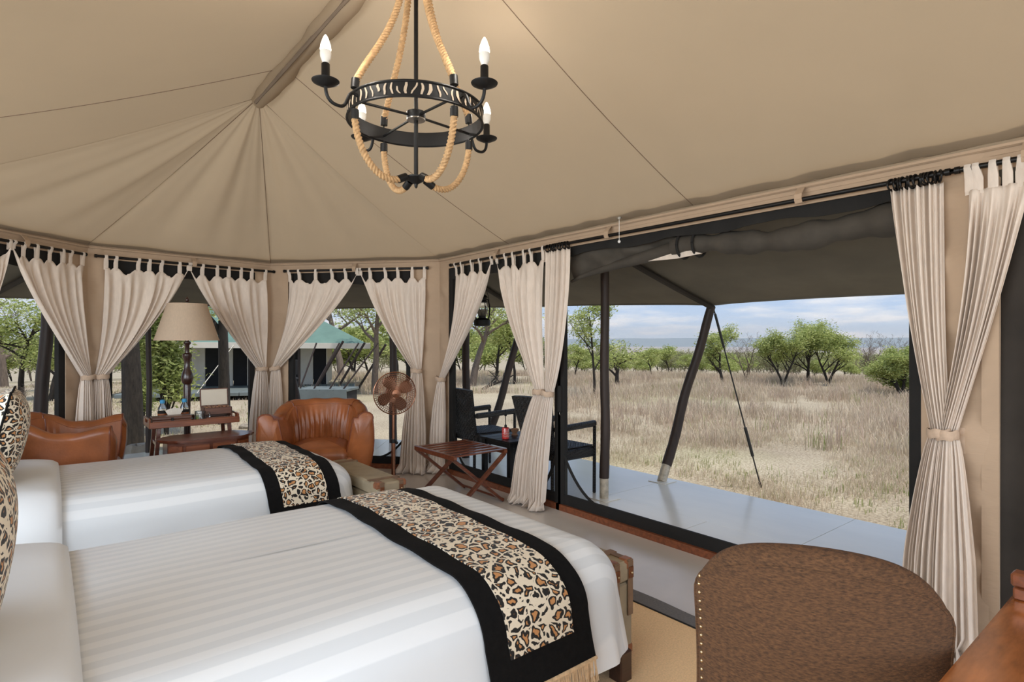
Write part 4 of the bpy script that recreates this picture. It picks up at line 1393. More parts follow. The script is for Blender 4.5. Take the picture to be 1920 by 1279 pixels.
mb.sheet(flap, 50, 16, .005); obj('hanging_mesh', mb, M['mesh_roll'], t_, world=True)
mb = MB()
mb.tube([SR.p(am + (a0 - am) * (1 - u), 1.90 + .16 * u ** .7 - .01, -.06 - .04 * u) for u in [i / 12 for i in range(13)]], [.012 + .05 * (i / 12) for i in range(13)], 10)
obj('loose_roll', mb, M['mesh_roll'], t_, world=True)
for da in (-.02, .10):
    mb = MB(); c = SR.p(am + da, 2.05, -.09)
    mb.tube([c + SR.n * .085 * math.cos(2 * PI * i / 16) + Vector((0, 0, .085 * math.sin(2 * PI * i / 16))) for i in range(17)], .009, 6, False)
    obj('tie_cord', mb, M['mesh_black'], t_, world=True)
mb = MB()
q = [SR.p(am - .30, 1.975, -.06), SR.p(am + .02, 2.02, -.04), SR.p(am + .16, 1.975, -.03), SR.p(am - .05, 1.965, -.05)]
mb.add(q + [p + SR.n * -.006 for p in q], [(0, 1, 2, 3), (7, 6, 5, 4), (0, 4, 5, 1), (1, 5, 6, 2), (2, 6, 7, 3), (3, 7, 4, 0)])
obj('canvas_corner', mb, M['linen'], t_, world=True, label='beige canvas corner sticking out of the roll')
# pull cord near the roof edge
pc = on_d(1161, 418, 4.15)
t_ = thing('pull_cord', 'thin white pull cord with a small bead hanging by the roof edge', 'cord', pc)
zc = pc.z
mb = MB(); mb.tube([(0, 0, .03), (0, 0, -.128)], .0018, 5); obj('string', mb, M['white'], t_)
mb = MB(); mb.sphere((0, 0, -.134), .011, 10, 7); obj('bead', mb, M['white'], t_)
mb = MB(); mb.lathe([(.018, .026), (.018, .04), (.006, .044)], 12); obj('hook', mb, M['steel'], t_)

# ================================================================== beds
def bed(label_b, x0, x1, y0, y1, zt, seed, n_group=None):
    """bed along X, head at x0; returns nothing, builds bed, runner"""
    cx, cy = (x0 + x1) / 2, (y0 + y1) / 2
    t_ = thing('bed', label_b[0], 'bed', (cx, cy, 0))
    hx, hy = (x1 - x0) / 2, (y1 - y0) / 2
    R = .17; RC = .20; crown = .045
    rr = random.Random(seed); ph = [rr.uniform(0, 6) for _ in range(6)]
    def sd(x, y):           # inward distance from the rounded outline
        qx, qy = abs(x) - hx + RC, abs(y) - hy + RC
        return -(math.hypot(max(qx, 0), max(qy, 0)) + min(max(qx, qy), 0) - RC)
    def zof(x, y):
        e_ = max(sd(x, y), 0)
        if e_ < R: z = zt - R + math.sqrt(max(R * R - (R - e_) ** 2, 0))
        else: z = zt
        return z + crown * (1 - math.exp(-max(e_ - R * .4, 0) / .28)) + .004 * math.sin(x * 5 + ph[0]) * math.sin(y * 6 + ph[1])
    n = 14; m = 4 * (n + 24)
    def contour(ins):
        rc = max(RC - ins, .004); ax, ay = hx - ins, hy - ins
        pts = []
        for q, (sx, sy) in enumerate(((1, 1), (-1, 1), (-1, -1), (1, -1))):
            for i in range(n):
                a = q * PI / 2 + (PI / 2) * i / (n - 1)
                pts.append(((ax - rc) * sx + rc * math.cos(a), (ay - rc) * sy + rc * math.sin(a)))
            sx2, sy2 = ((-1, 1), (-1, -1), (1, -1), (1, 1))[q]
            a = q * PI / 2 + PI / 2
            e_ = ((ax - rc) * sx2 + rc * math.cos(a), (ay - rc) * sy2 + rc * math.sin(a))
            s_ = pts[-1]
            for i in range(1, 25):
                pts.append((s_[0] + (e_[0] - s_[0]) * i / 25, s_[1] + (e_[1] - s_[1]) * i / 25))
        return pts
    vs = []; fs = []
    levels = []
    zb = .13
    for k in range(9):           # skirt
        v = k / 8; levels.append(('s', zb + (zt - R - zb) * v, (1 - v)))
    for k in range(1, 11):
        levels.append(('r', R * (1 - math.cos(PI / 2 * k / 10)), 0))
    mi = hy - .02
    for k in range(1, 16):
        levels.append(('r', R + (mi - R) * k / 15, 0))
    for kind, a, w in levels:
        c = contour(0 if kind == 's' else min(a, mi))
        for j, (x, y) in enumerate(c):
            if kind == 's':
                l = math.hypot(x, y)
                f = w * (.030 + .014 * math.sin(j * 2 * PI / m * 22 + ph[2]) + .008 * math.sin(j * 2 * PI / m * 9 + ph[3]))
                vs.append((x * (1 + f / l), y * (1 + f / l), a))
            else:
                vs.append((x, y, zof(x, y)))
    for j in range(len(levels) - 1):
        for i in range(m):
            fs.append((j * m + i, j * m + (i + 1) % m, (j + 1) * m + (i + 1) % m, (j + 1) * m + i))
    fs.append(tuple((len(levels) - 1) * m + i for i in range(m)))
    mb = MB(); mb.add(vs, fs)
    obj('bedspread', mb, M['satin'], t_, 0)
    # box base and legs
    mb = MB(); mb.box((0, 0, .13), (2 * hx - .12, 2 * hy - .12, .10), None, .01); obj('bed_base', mb, M['darkwood'], t_)
    for sx in (-1, 1):
        for sy in (-1, 1):
            mb = MB(); mb.box((sx * (hx - .05), sy * (hy - .05), .065), (.07, .07, .13), None, .006); obj('leg', mb, M['darkwood'], t_)
    mb = MB(); mb.box((-hx - .04, 0, .45), (.05, 2 * hy + .06, .9), None, .02); obj('headboard', mb, M['darkwood'], t_)
    # path over the bed at a given x:  near skirt, top, far skirt
    def over(x, s, lo, hi, off):
        """s in 0..1 across; lo/hi = z of the near and far ends"""
        pts = []
        zr = zt - R
        # segment lengths
        L1 = zr - lo; L2 = R * PI / 2; L3 = 2 * hy - 2 * R; L4 = zr - hi
        tot = L1 + 2 * L2 + L3 + L4
        d = s * tot
        sl = .035
        if d < L1:
            v = d / L1; y = -hy - sl * (1 - v) * .9; z = lo + (zr - lo) * v; nrm = (0, -1, .05)
        elif d < L1 + L2:
            a = (d - L1) / R; y = -hy + R - R * math.cos(a); z = None; nrm = (0, -math.cos(a), math.sin(a))
        elif d < L1 + L2 + L3:
            y = -hy + R + (d - L1 - L2); z = None; nrm = (0, 0, 1)
        elif d < L1 + 2 * L2 + L3:
            a = PI / 2 - (d - L1 - L2 - L3) / R; y = hy - R + R * math.cos(a); z = None; nrm = (0, math.cos(a), math.sin(a))
        else:
            v = (d - L1 - 2 * L2 - L3) / L4; y = hy + sl * v * .9; z = zr + (hi - zr) * v; nrm = (0, 1, .05)
        if z is None: z = zof(x, y)
        nv = Vector(nrm).normalized()
        return Vector((x, y, z)) + nv * off, nv
    # turned-down white sheet over the pillows at the head
    mb = MB()
    xs0, xs1 = -hx + .02, .07 - cx
    def pill(u, v):
        x = xs0 + (xs1 - xs0) * u
        puff = .055 * math.sqrt(max(0, 1 - ((u - .42) / .58) ** 2)) if u > .42 else .055
        p, nv = over(x, .03 + .94 * v, .16, .16, .012 + puff * math.sin(PI * v) ** .4)
        return (p, nv)
    mb.sheet(pill, 20, 90, .008); obj('turned_down_sheet', mb, M['sheet'], t_, 60)
    # runner
    xr0, xr1 = 1.08 - cx, 1.555 - cx
    lo, hi = .215, .30
    rt = thing('bed_runner', label_b[1], 'bed runner', (cx, cy, 0))
    def skew(x, s): return x + .02 * math.sin(s * 5 + seed)
    def run(u, v):
        p, nv = over(xr0 + (xr1 - xr0) * u, v, lo, hi, .010 + .003 * math.sin(v * 40 + u * 3))
        p.x += .035 * math.exp(-v * 5) + .012 * math.sin(v * 9 + seed)
        p.z = p.z + .0
        return (p, nv)
    mb = MB(); mb.sheet(run, 16, 130, .007); obj('border', mb, M['velvet'], rt, 60)
    def mid(u, v):
        uu = .19 + .62 * u; vv = .062 + .876 * v
        p, nv = run(uu, vv)
        return (p + Vector(nv) * .0045, nv)
    mb = MB(); mb.sheet(mid, 14, 130, .007); obj('leopard_panel', mb, M['leopard'], rt, 60, label='leopard print plush panel')
    # fringe along the near hem
    mb = MB(); rr = random.Random(seed + 9)
    for k in range(170):
        u = k / 169
        p, nv = run(u, 0.0); p = Vector(p) + Vector((0, -.004, 0)); ln_ = .075 + rr.uniform(-.012, .012)
        q = p + Vector((rr.uniform(-.008, .008), -.006 + rr.uniform(-.012, .004), -ln_))
        w = .0022
        mb.add([p + Vector((-w, 0, .012)), p + Vector((w, 0, .012)), q + Vector((w, 0, 0)), q + Vector((-w, 0, 0))], [(0, 1, 2, 3)])
    fo = obj('fringe', mb, M['fringe'], rt, 0); fo['kind'] = 'stuff'; fo['label'] = 'pale gold fringe along the hem'
    mb = MB(); mb.tube([Vector(run(i / 12, 0.003)[0]) + Vector((0, -.009, 0)) for i in range(13)], .007, 6); obj('braid', mb, M['fringe'], rt, label='gold braid above the fringe')
    return zof
zof1 = bed(('white satin-striped bed with a black and leopard runner, nearest the desk chair', 'black bordered leopard bed runner with gold fringe, on the nearer bed'), -.45, 1.90, 1.53, 3.02, .562, 1)
zof2 = bed(('white bed farther off, in front of the two tan armchairs', 'black bordered leopard bed runner on the farther bed by the armchairs'), -.45, 1.74, 3.86, 5.22, .53, 2)

def cushion(label, c, s, th, rz, tilt, roll):
    t_ = thing('cushion', label, 'cushion', c, rz)
    def sf(sgn):
        def fn(u, v):
            a, b_ = 2 * u - 1, 2 * v - 1
            k = (max(0, 1 - abs(a) ** 2.6) * max(0, 1 - abs(b_) ** 2.6)) ** .55
            pin = 1 - .07 * (1 - abs(a)) * abs(b_) ** 4 * 0
            x = a * s / 2 * (1 - .06 * (1 - b_ * b_) * 0 - .05 * math.cos(b_ * PI / 2) ** 2 * abs(a))
            z = b_ * s / 2 * (1 - .05 * math.cos(a * PI / 2) ** 2 * abs(b_))
            return (x, sgn * k * th / 2, z)
        return fn
    mb = MB(); mb.grid(sf(-1), 30, 30); mb.grid(sf(1), 30, 30)
    R_ = Matrix.Rotation(tilt, 4, 'X') @ Matrix.Rotation(roll, 4, 'Y')
    mb.v = [tuple(R_ @ Vector(v)) for v in mb.v]
    obj('cover', mb, M['leopardbig'], t_, 0)
    mb = MB()
    k = 40
    pts = []
    for i in range(k + 1):
        q = (i / k * 4) % 4; e_ = int(q); f_ = q - e_
        a, b_ = ((-1 + 2 * f_, -1), (1, -1 + 2 * f_), (1 - 2 * f_, 1), (-1, 1 - 2 * f_))[e_]
        x = a * s / 2 * (1 - .05 * math.cos(b_ * PI / 2) ** 2 * abs(a)); z = b_ * s / 2 * (1 - .05 * math.cos(a * PI / 2) ** 2 * abs(b_))
        pts.append(R_ @ Vector((x, 0, z)))
    mb.tube(pts, .006, 6, False); obj('piping', mb, M['velvet'], t_)
    return t_
# facing the foot of the bed (+X), leaning back
cushion('plump leopard print cushion at the head of the nearer bed', (-.185, 1.86, .86), .60, .24, PI / 2, .18, .0)
cushion('leopard print cushion at the head of the farther bed', (-.20, 4.28, .855), .56, .24, PI / 2, .22, .0)

# ================================================================== trunks at the foot of the beds
def trunk(label, x0, x1, y0, y1, h, zb):
    cx, cy = (x0 + x1) / 2, (y0 + y1) / 2; lx, ly = x1 - x0, y1 - y0
    t_ = thing('trunk', label, 'trunk', (cx, cy, zb))
    zl = h - .10
    mb = MB(); mb.box((0, 0, zl / 2), (lx, ly, zl), None, .008); obj('body', mb, M['trunkleather'], t_)
    mb = MB(); mb.box((0, 0, zl + .003 + .046), (lx + .008, ly + .008, .092), None, .012); obj('lid', mb, M['trunkleather'], t_)
    zt = zl + .095
    for fy in (-.30, .30) if ly > .7 else (-.22, .22):
        y = fy * ly / .8 if ly > .8 else fy
        mb = MB(); mb.box((0, y, zt + .003), (lx + .016, .04, .006), None, .002); mb.box((lx / 2 + .007, y, zt - .1), (.006, .04, .2), None, .002)
        so = obj('strap', mb, M['strap'], t_)
        mb = MB(); mb.box((lx / 2 + .013, y, zt - .12), (.006, .05, .05), None, .002); obj('buckle', mb, M['copper'], so)
    for fx in (-.10, .10):
        x = fx * lx / .3
        mb = MB(); mb.box((x, -ly / 2 - .006, zt - .12), (.034, .005, .24), None, .0015); mb.box((x, -ly / 2 + .05, zt + .003), (.034, .12, .005), None, .0015)
        so = obj('strap', mb, M['strap'], t_)
        mb = MB(); mb.box((x, -ly / 2 - .011, zt - .05), (.03, .006, .05), None, .002); obj('buckle', mb, M['copper'], so)
        mb = MB(); mb.sphere((x, -ly / 2 - .016, zt - .05), .006, 8, 6); obj('stud', mb, M['brass'], so)
    for sx in (-1, 1):
        for sy in (-1, 1):
            mb = MB(); mb.box((sx * (lx / 2 - .022), sy * (ly / 2 - .022), zt - .018), (.06, .06, .05), None, .012)
            obj('corner', mb, M['coppertrim'], t_, label='copper brown leather corner cap')
            mb = MB(); mb.box((sx * (lx / 2 - .025), sy * (ly / 2 - .025), .02), (.058, .058, .05), None, .01); obj('corner', mb, M['coppertrim'], t_)
    return t_
trunk('grey-brown hide trunk at the foot of the nearer bed, beside the rug', 1.915, 2.05, 1.68, 2.62, .418, .009)
tk = trunk('grey-brown strapped trunk at the foot of the farther bed, before the armchair', 1.765, 1.985, 3.66, 4.62, .425, .0)

# ================================================================== rug
t_ = thing('rug', 'tan woven rug with a grey border on the floor below the beds', 'rug', (1.0, 1.0, 0))
mb = MB(); mb.sheet(lambda u, v: ((-.55 + 2.0 * u, -2.2 + 4.3 * v, .0015), (0, 0, 1)), 3, 3, .007); obj('field', mb, M['rug'], t_)
mb = MB(); mb.sheet(lambda u, v: ((1.45 + .10 * u + .004 * math.sin(v * 37), -2.2 + 4.3 * v, .0015 + .006 * abs(math.sin(v * 23)) * u), (0, 0, 1)), 4, 60, .010); obj('border', mb, M['rugedge'], t_)
mb = MB(); mb.sheet(lambda u, v: ((1.443 + .008 * u, -2.2 + 4.3 * v, .004), (0, 0, 1)), 2, 2, .009); obj('stitching', mb, M['mesh_black'], t_)
# ================================================================== tan leather tub armchairs (front = -Y)
def smooth(a, b, x):
    t_ = min(1, max(0, (x - a) / (b - a))); return t_ * t_ * (3 - 2 * t_)
def armchair(label, loc, rz):
    t_ = thing('armchair', label, 'armchair', loc, rz)
    Rr = .33; La = .30
    tot = 2 * La + PI * Rr
    def plan(t):
        d = t * tot
        if d < La: return Vector((Rr, -La + d, 0)), Vector((1, 0, 0))
        if d < La + PI * Rr:
            a = (d - La) / Rr; return Vector((Rr * math.cos(a), Rr * math.sin(a) * .92, 0)), Vector((math.cos(a), math.sin(a), 0))
        return Vector((-Rr, -(d - La - PI * Rr), 0)), Vector((-1, 0, 0))
    def top(t):
        k = abs(t - .5) * 2
        h = .83 - .105 * smooth(.34, .72, k) 
        h += .04 * smooth(.78, 1.0, k)
        return h
    def prof(t):
        """closed section: list of (outward offset, z)"""
        h = top(t); k = abs(t - .5) * 2
        th = .085 - .02 * (1 - k)
        fl = .05 + .05 * smooth(.75, 1, k)
        pts = [(-th + .015, .28), (-th, .36)]
        for i in range(10):          # inner face
            v = (i + 1) / 10
            z = .36 + (h - .05 - .36) * v
            pl = .0
            pl_amp = .011 * smooth(.62, .45, k) * math.sin(PI * min(1, v * 1.1))
            pl = pl_amp * math.sin(t * 2 * PI * 27 + 1.2 * math.sin(v * 3))
            pts.append((-th + fl * .75 * v - .035 * math.sin(PI * v) * (1 - k) + pl, z))
        rT = th * .72
        c0 = fl * .9
        for i in range(7):
            a = PI - PI * i / 6
            pts.append((c0 + rT * math.cos(a) * 1.05, h - .05 + .05 * math.sin(a) + .004 * math.sin(t * 60) * math.sin(a)))
        for i in range(8):
            v = i / 7
            z = h - .07 + (.05 - (h - .07)) * v
            pts.append((c0 + rT - (c0 + rT - th * .62) * v ** 1.2 + .05 * math.sin(PI * v) * .8, z))
        pts.append((0, .05))
        return pts
    n = 120
    secs = [prof(i / n) for i in range(n + 1)]
    m = len(secs[0]); vs = []; fs = []
    for i in range(n + 1):
        c, o_ = plan(i / n)
        k = abs(i / n - .5) * 2
        for (off, z) in secs[i]:
            p = c + o_ * off
            # arm fronts lean forward a little at the top
            if k > .8:
                p.y -= .06 * smooth(.8, 1, k) * smooth(.1, .6, z)
            vs.append((p.x, p.y, z))
    for i in range(n):
        for j in range(m):
            fs.append((i * m + j, i * m + (j + 1) % m, (i + 1) * m + (j + 1) % m, (i + 1) * m + j))
    mb = MB(); mb.add(vs, fs)
    shell = obj('shell', mb, M['leather'], t_, 60)
    for e_, idx in ((0, 0), (1, n)):
        ring = [Vector(vs[idx * m + j]) for j in range(m)]
        cen = sum(ring, Vector()) / m + Vector((0, -.03, 0))
        mb = MB()
        r2 = [p.lerp(cen, .35) + Vector((0, -.028, 0)) for p in ring]
        mb.add(ring + r2 + [cen], [(j, (j + 1) % m, m + (j + 1) % m, m + j) for j in range(m)] + [(m + j, m + (j + 1) % m, 2 * m) for j in range(m)])
        obj('arm_front', mb, M['leather'], t_, 50)
        mb = MB(); mb.tube(ring[1:m - 1], .007, 6, False); obj('piping', mb, M['piping'], shell)
    # seam lines where the pleated back meets the arms, and along the top
    for tt in (.30, .70):
        i = int(tt * n)
        mb = MB(); mb.tube([Vector(vs[i * m + j]) for j in range(1, m - 1)], .0055, 5, False); obj('seam', mb, M['piping'], shell)
    mb = MB(); rbox(mb, (0, -.075, .355), (.56, .60, .19), .075, .045, 8); obj('seat_cushion', mb, M['leather'], t_, 0)
    mb = MB(); rbox(mb, (0, -.11, .165), (.54, .52, .22), .04, .0, 6); obj('front_panel', mb, M['leather'], t_, 0)
    for sx in (-.3, .3):
        for sy in (-.24, .24):
            mb = MB(); mb.lathe([(.02, 0), (.03, .06), (.03, .07)], 12, (sx, sy, 0)); obj('leg', mb, M['darkwood'], t_)
    return t_
armchair('tan leather tub armchair with a pleated back, standing behind the far trunk', (2.02, 5.36, 0), math.radians(-27))
armchair('tan leather tub armchair at the left, low behind the farther bed', (.10, 5.72, 0), math.radians(80))

# ================================================================== side table with a shaped top
t_ = thing('side_table', 'red-brown side table with a scalloped dark top between the two armchairs', 'table', (1.08, 5.50, 0))
def shaped(s_, n=64):
    pts = []
    for i in range(n):
        a = 2 * PI * i / n
        k = 1 + .045 * math.cos(6 * a) * (1 if i % 2 else .8) + .02 * math.cos(12 * a)
        sx = .355 * s_; sy = .20 * s_
        ca, sa = math.cos(a), math.sin(a)
        pts.append((sx * k * math.copysign(abs(ca) ** .7, ca), sy * k * math.copysign(abs(sa) ** .7, sa)))
    return pts
mb = MB(); mb.prism(shaped(1.0), .578, .592); mb.prism(shaped(.965), .566, .580); obj('table_top', mb, M['mahog'], t_, 30)
ang = [(-.31, -.10), (-.20, -.165), (.20, -.165), (.31, -.10), (.31, .13), (-.31, .13)]
mb = MB(); mb.prism(ang, .40, .566); obj('cabinet_frame', mb, M['mahog'], t_, 20)
for (p, q) in zip(ang[:3], ang[1:4]):
    a = Vector((p[0], p[1], .482)); b2 = Vector((q[0], q[1], .482)); d = (b2 - a)
    nn = Vector((d.y, -d.x, 0)).normalized()
    halves = ((.03, .47), (.53, .97)) if d.length > .3 else ((.08, .92),)
    for u0, u1 in halves:
        mb = MB(); mb.bar(a + d * u0 + nn * .004, a + d * u1 + nn * .004, .012, .125, (0, 0, 1), .003); obj('drawer_front', mb, M['sill'], t_)
for sx in (-.26, .26):
    for sy in (-.10, .10):
        mb = MB(); mb.tube([(sx, sy, .41), (sx * 1.0, sy, .3), (sx * 1.08, sy * 1.1, 0)], [.022, .02, .014], 10); obj('leg', mb, M['mahog'], t_)

# ================================================================== butler tray on its stand
TZ = .655
t_ = thing('tray_table', 'red-brown wooden tray table with splayed legs in front of the window', 'table', (1.05, 5.97, 0))
mb = MB(); mb.box((0, 0, TZ), (.70, .36, .014), None, .003); obj('tray_bottom', mb, M['mahog'], t_)
for sy in (-1, 1):
    mb = MB(); mb.box((0, sy * .18, TZ + .018), (.72, .014, .055), None, .004); obj('tray_side', mb, M['sill'], t_)
for sx in (-1, 1):
    mb = MB()
    mb.box((sx * .352, 0, TZ + .010), (.014, .346, .036), None, .003)
    for sy in (-1, 1): mb.box((sx * .352, sy * .125, TZ + .045), (.014, .10, .05), None, .004)
    mb.box((sx * .352, 0, TZ + .066), (.014, .30, .018), None, .004)
    obj('tray_end', mb, M['sill'], t_)
for sx in (-1, 1):
    for sy in (-1, 1):
        mb = MB(); mb.bar((sx * .28, sy * .13, TZ - .007), (sx * .33, sy * .16, 0), .032, .028, (0, 1, 0)); obj('leg', mb, M['mahog'], t_)
    mb = MB(); mb.bar((sx * .29, -.13, .5), (sx * .29, .13, .5), .02, .03); obj('stretcher', mb, M['mahog'], t_)
zt = TZ + .0075
def bottle(label, x, y):
    t_ = thing('water_bottle', label, 'bottle', (x, y, zt), 0, 'water bottles on the tray table')
    mb = MB(); mb.lathe([(.034, 0), (.037, .006), (.037, .11), (.036, .13), (.02, .165), (.017, .178)], 20); obj('glass_body', mb, M['glass'], t_)
    mb = MB(); mb.lathe([(.0385, .012), (.0385, .085)], 20); obj('sleeve', mb, M['leather'], t_, label='brown leather sleeve round the bottle')
    mb = MB(); mb.lathe([(.0395, .085), (.0395, .105)], 20); obj('band', mb, M['mesh_black'], t_)
    mb = MB(); mb.lathe([(.019, .174), (.021, .178), (.021, .20), (.014, .206), (.0, .208)], 16); obj('cap', mb, M['blue'], t_)
# at the back of the tray
bottle('blue-capped water bottle at the left end of the tray table', .825, 6.05)
bottle('blue-capped water bottle on the tray table, next to the lamp pole', 1.00, 6.05)
t_ = thing('wooden_box', 'flat carved dark wooden box with a brass catch on the tray table', 'box', (.865, 5.86, zt))
mb = MB(); mb.box((0, 0, .026), (.30, .13, .05), None, .004); obj('body', mb, M['chest'], t_)
mb = MB(); mb.box((0, 0, .066), (.306, .136, .026), None, .005); obj('lid', mb, M['chest'], t_)
mb = MB(); mb.box((0, -.071, .056), (.02, .006, .026), None, .002); obj('catch', mb, M['iron'], t_)
for k in range(6):
    mb = MB(); mb.box((-.125 + .05 * k, -.067, .026), (.035, .005, .03), None, .002); obj('carving', mb, M['mahog'], t_)
t_ = thing('paper_sachets', 'fan of white paper sachets standing behind the flat carved box', 'sachets', (.905, 5.965, zt))
mb = MB(); mb.lathe([(.026, 0), (.03, .05), (.028, .05), (.024, .005)], 14); obj('cup', mb, M['white'], t_)
for k in range(6):
    a = -.5 + .2 * k
    mb = MB(); mb.box((0, 0, .055), (.026, .003, .10), None, 0)
    R_ = Matrix.Translation((math.sin(a) * .02, .003 * k - .008, .028)) @ Matrix.Rotation(a, 4, 'Y')
    mb.v = [tuple(R_ @ Vector(v)) for v in mb.v]
    obj('sachet', mb, M['paper'], t_)
for k, (x, y, lb) in enumerate(((.775, 5.965, 'small clear tumbler behind the left end of the flat carved box'), (1.035, 5.965, 'small clear tumbler behind the right end of the flat carved box'))):
    t_ = thing('tumbler', lb, 'glass', (x, y, zt))
    mb = MB(); mb.lathe([(.024, 0), (.028, .07), (.026, .07), (.022, .006), (.0, .006)], 18); obj('glass_wall', mb, M['glass'], t_)
    mb = MB(); mb.lathe([(.0215, .007), (.0235, .03), (.0, .03)], 16); obj('water', mb, M['glass'], t_)
t_ = thing('glass_jug', 'clear glass jug with a handle between the carved box and the open box', 'jug', (1.10, 5.88, zt))
mb = MB(); mb.lathe([(.045, 0), (.05, .01), (.048, .08), (.045, .10), (.043, .10), (.045, .08), (.046, .012), (.0, .008)], 22); obj('vessel', mb, M['glass'], t_)
mb = MB(); mb.tube([(.046, 0, .085), (.075, 0, .08), (.08, 0, .05), (.065, 0, .02), (.047, 0, .018)], .006, 8); obj('handle', mb, M['glass'], t_)
# open tea box with a mirror-like lid lining and a drawer
t_ = thing('tea_box', 'open dark wooden tea box with a pale lined lid standing up on the tray table', 'box', (1.255, 5.97, zt), -.02)
mb = MB(); mb.box((0, .02, .012), (.24, .16, .024), None, .003); mb.box((0, .095, .06), (.24, .012, .12), None, .003)
for sx in (-1, 1): mb.box((sx * .114, .02, .06), (.012, .16, .12), None, .003)
mb.box((0, -.054, .088), (.24, .012, .064), None, .003); obj('body', mb, M['chest'], t_)
mb = MB(); mb.box((0, .02, .085), (.218, .13, .01), None, .002); obj('inner_tray', mb, M['chest'], t_)
for k in range(7):
    mb = MB(); mb.box((-.09 + .03 * k, .015, .106), (.022, .11, .04), Matrix.Rotation(.12 * math.sin(k * 2), 4, 'X'), .003); obj('tea_packet', mb, M['coppertrim'] if k % 2 else M['clay'], t_)
R_ = Matrix.Translation((0, .103, .118)) @ Matrix.Rotation(math.radians(-10), 4, 'X')
mb = MB()
for c, s_ in (((0, .004, .085), (.245, .012, .17)),): mb.box(c, s_, R_ and None, .003)
mb.v = [tuple(R_ @ Vector(v)) for v in mb.v]; ld = obj('lid', mb, M['chest'], t_)
mb = MB(); mb.box((0, -.004, .085), (.222, .006, .148), None, .001); mb.v = [tuple(R_ @ Vector(v)) for v in mb.v]; obj('lining', mb, M['mirror'], ld, label='pale lining of the lid')
mb = MB(); mb.box((0, -.10, .012), (.226, .10, .012), None, .002); mb.box((0, -.148, .026), (.226, .01, .034), None, .003); dr = obj('drawer', mb, M['chest'], t_)
for k in range(9):
    mb = MB(); mb.sphere((-.095 + .024 * k, -.105, .031), .013, 10, 7, (1, 1, .7)); obj('sweet', mb, M['white'] if k > 5 else M['coppertrim'], dr)

# ================================================================== floor lamp
t_ = thing('floor_lamp', 'floor lamp with a pale drum shade and a turned black pole, by the end window', 'lamp', (1.07, 6.33, 0))
mb = MB(); mb.lathe([(.15, 0), (.15, .02), (.12, .035), (.05, .05), (.035, .09), (.03, .10)], 28); obj('base', mb, M['darkwood'], t_)
mb = MB(); mb.lathe([(.03, .10), (.032, .3), (.028, .74), (.034, .96), (.03, .98), (.045, 1.0), (.054, 1.04), (.045, 1.09), (.03, 1.13), (.024, 1.18), (.03, 1.22), (.042, 1.25), (.042, 1.27), (.02, 1.285), (.02, 1.36), (.032, 1.375), (.032, 1.39), (.016, 1.40), (.016, 1.46)], 24); obj('pole', mb, M['darkwood'], t_)
mb = MB(); mb.lathe([(.278, 1.41), (.172, 1.755), (.169, 1.755), (.275, 1.41)], 48); mb.f = [f for f in mb.f if len(f) == 4]; sh = obj('lamp_shade', mb, M['shade'], t_)
mb = MB(); mb.lathe([(.280, 1.405), (.280, 1.415), (.274, 1.415)], 48); mb.f = [f for f in mb.f if len(f) == 4]; mb.lathe([(.174, 1.75), (.174, 1.76), (.168, 1.76)], 48); mb.f = [f for f in mb.f if len(f) == 4]; obj('trim', mb, M['tie'], sh)
mb = MB(); mb.lathe([(.012, 1.46), (.03, 1.49), (.032, 1.52), (.022, 1.55), (0, 1.56)], 14); obj('bulb', mb, M['bulbbase'], t_)
mb = MB(); mb.tube([(.17, 0, 1.75), (0, 0, 1.76), (-.17, 0, 1.75)], .004, 6); mb.tube([(0, 0, 1.46), (0, .045, 1.55), (0, .0, 1.76)], .003, 5); obj('shade_fitting', mb, M['iron'], t_)
mb = MB(); mb.lathe([(.006, 1.755), (.006, 1.775), (.017, 1.785), (.019, 1.80), (.008, 1.82), (0, 1.835)], 14); obj('finial', mb, M['darkwood'], t_)

# ================================================================== copper pedestal fan, facing the camera
fp = on_d(740, 690, 5.05); 
t_ = thing('pedestal_fan', 'copper pedestal fan with a wire guard beside the pleated armchair', 'fan', (fp.x, fp.y, 0), math.atan2(-fp.x, fp.y) + .18)
FZ = .945
mb = MB(); mb.lathe([(.16, 0), (.16, .015), (.15, .025), (.04, .04), (.022, .07), (.0, .07)], 32); obj('base', mb, M['copper'], t_)
mb = MB(); mb.tube([(0, .06, .05), (0, .06, .52)], .018, 16); obj('lower_tube', mb, M['copper'], t_)
mb = MB(); mb.tube([(0, .06, .52), (0, .06, FZ - .10)], .012, 14); obj('upper_tube', mb, M['copper'], t_)
mb = MB(); mb.lathe([(.021, .50), (.021, .535)], 16, (0, .06, 0)); mb.sphere((.03, .06, .50), .013, 10, 8); obj('clamp_knob', mb, M['rod'], t_)
RX = Matrix.Rotation(PI / 2, 4, 'X')
mb = MB(); mb.lathe([(.0, -.11), (.04, -.105), (.058, -.08), (.062, -.03), (.05, .0)], 22, (0, .06, FZ), RX @ Matrix.Diagonal((1, 1, 1, 1))); obj('motor', mb, M['copper'], t_)
mb = MB(); mb.box((0, .07, FZ - .085), (.03, .04, .07), None, .006); obj('neck', mb, M['rod'], t_)
def circ(r, y, n=48): return [(r * math.cos(2 * PI * i / n), y, FZ + r * math.sin(2 * PI * i / n)) for i in range(n + 1)]
FR = .183
g_ = MB()
for k in range(9):
    r = .045 + (FR - .045) * k / 8
    for sgn in (-1, 1):
        y = -.01 + sgn * .05 * math.sqrt(max(0, 1 - (r / FR) ** 2.6))
        g_.tube(circ(r, y, 36), .0019, 3, False)
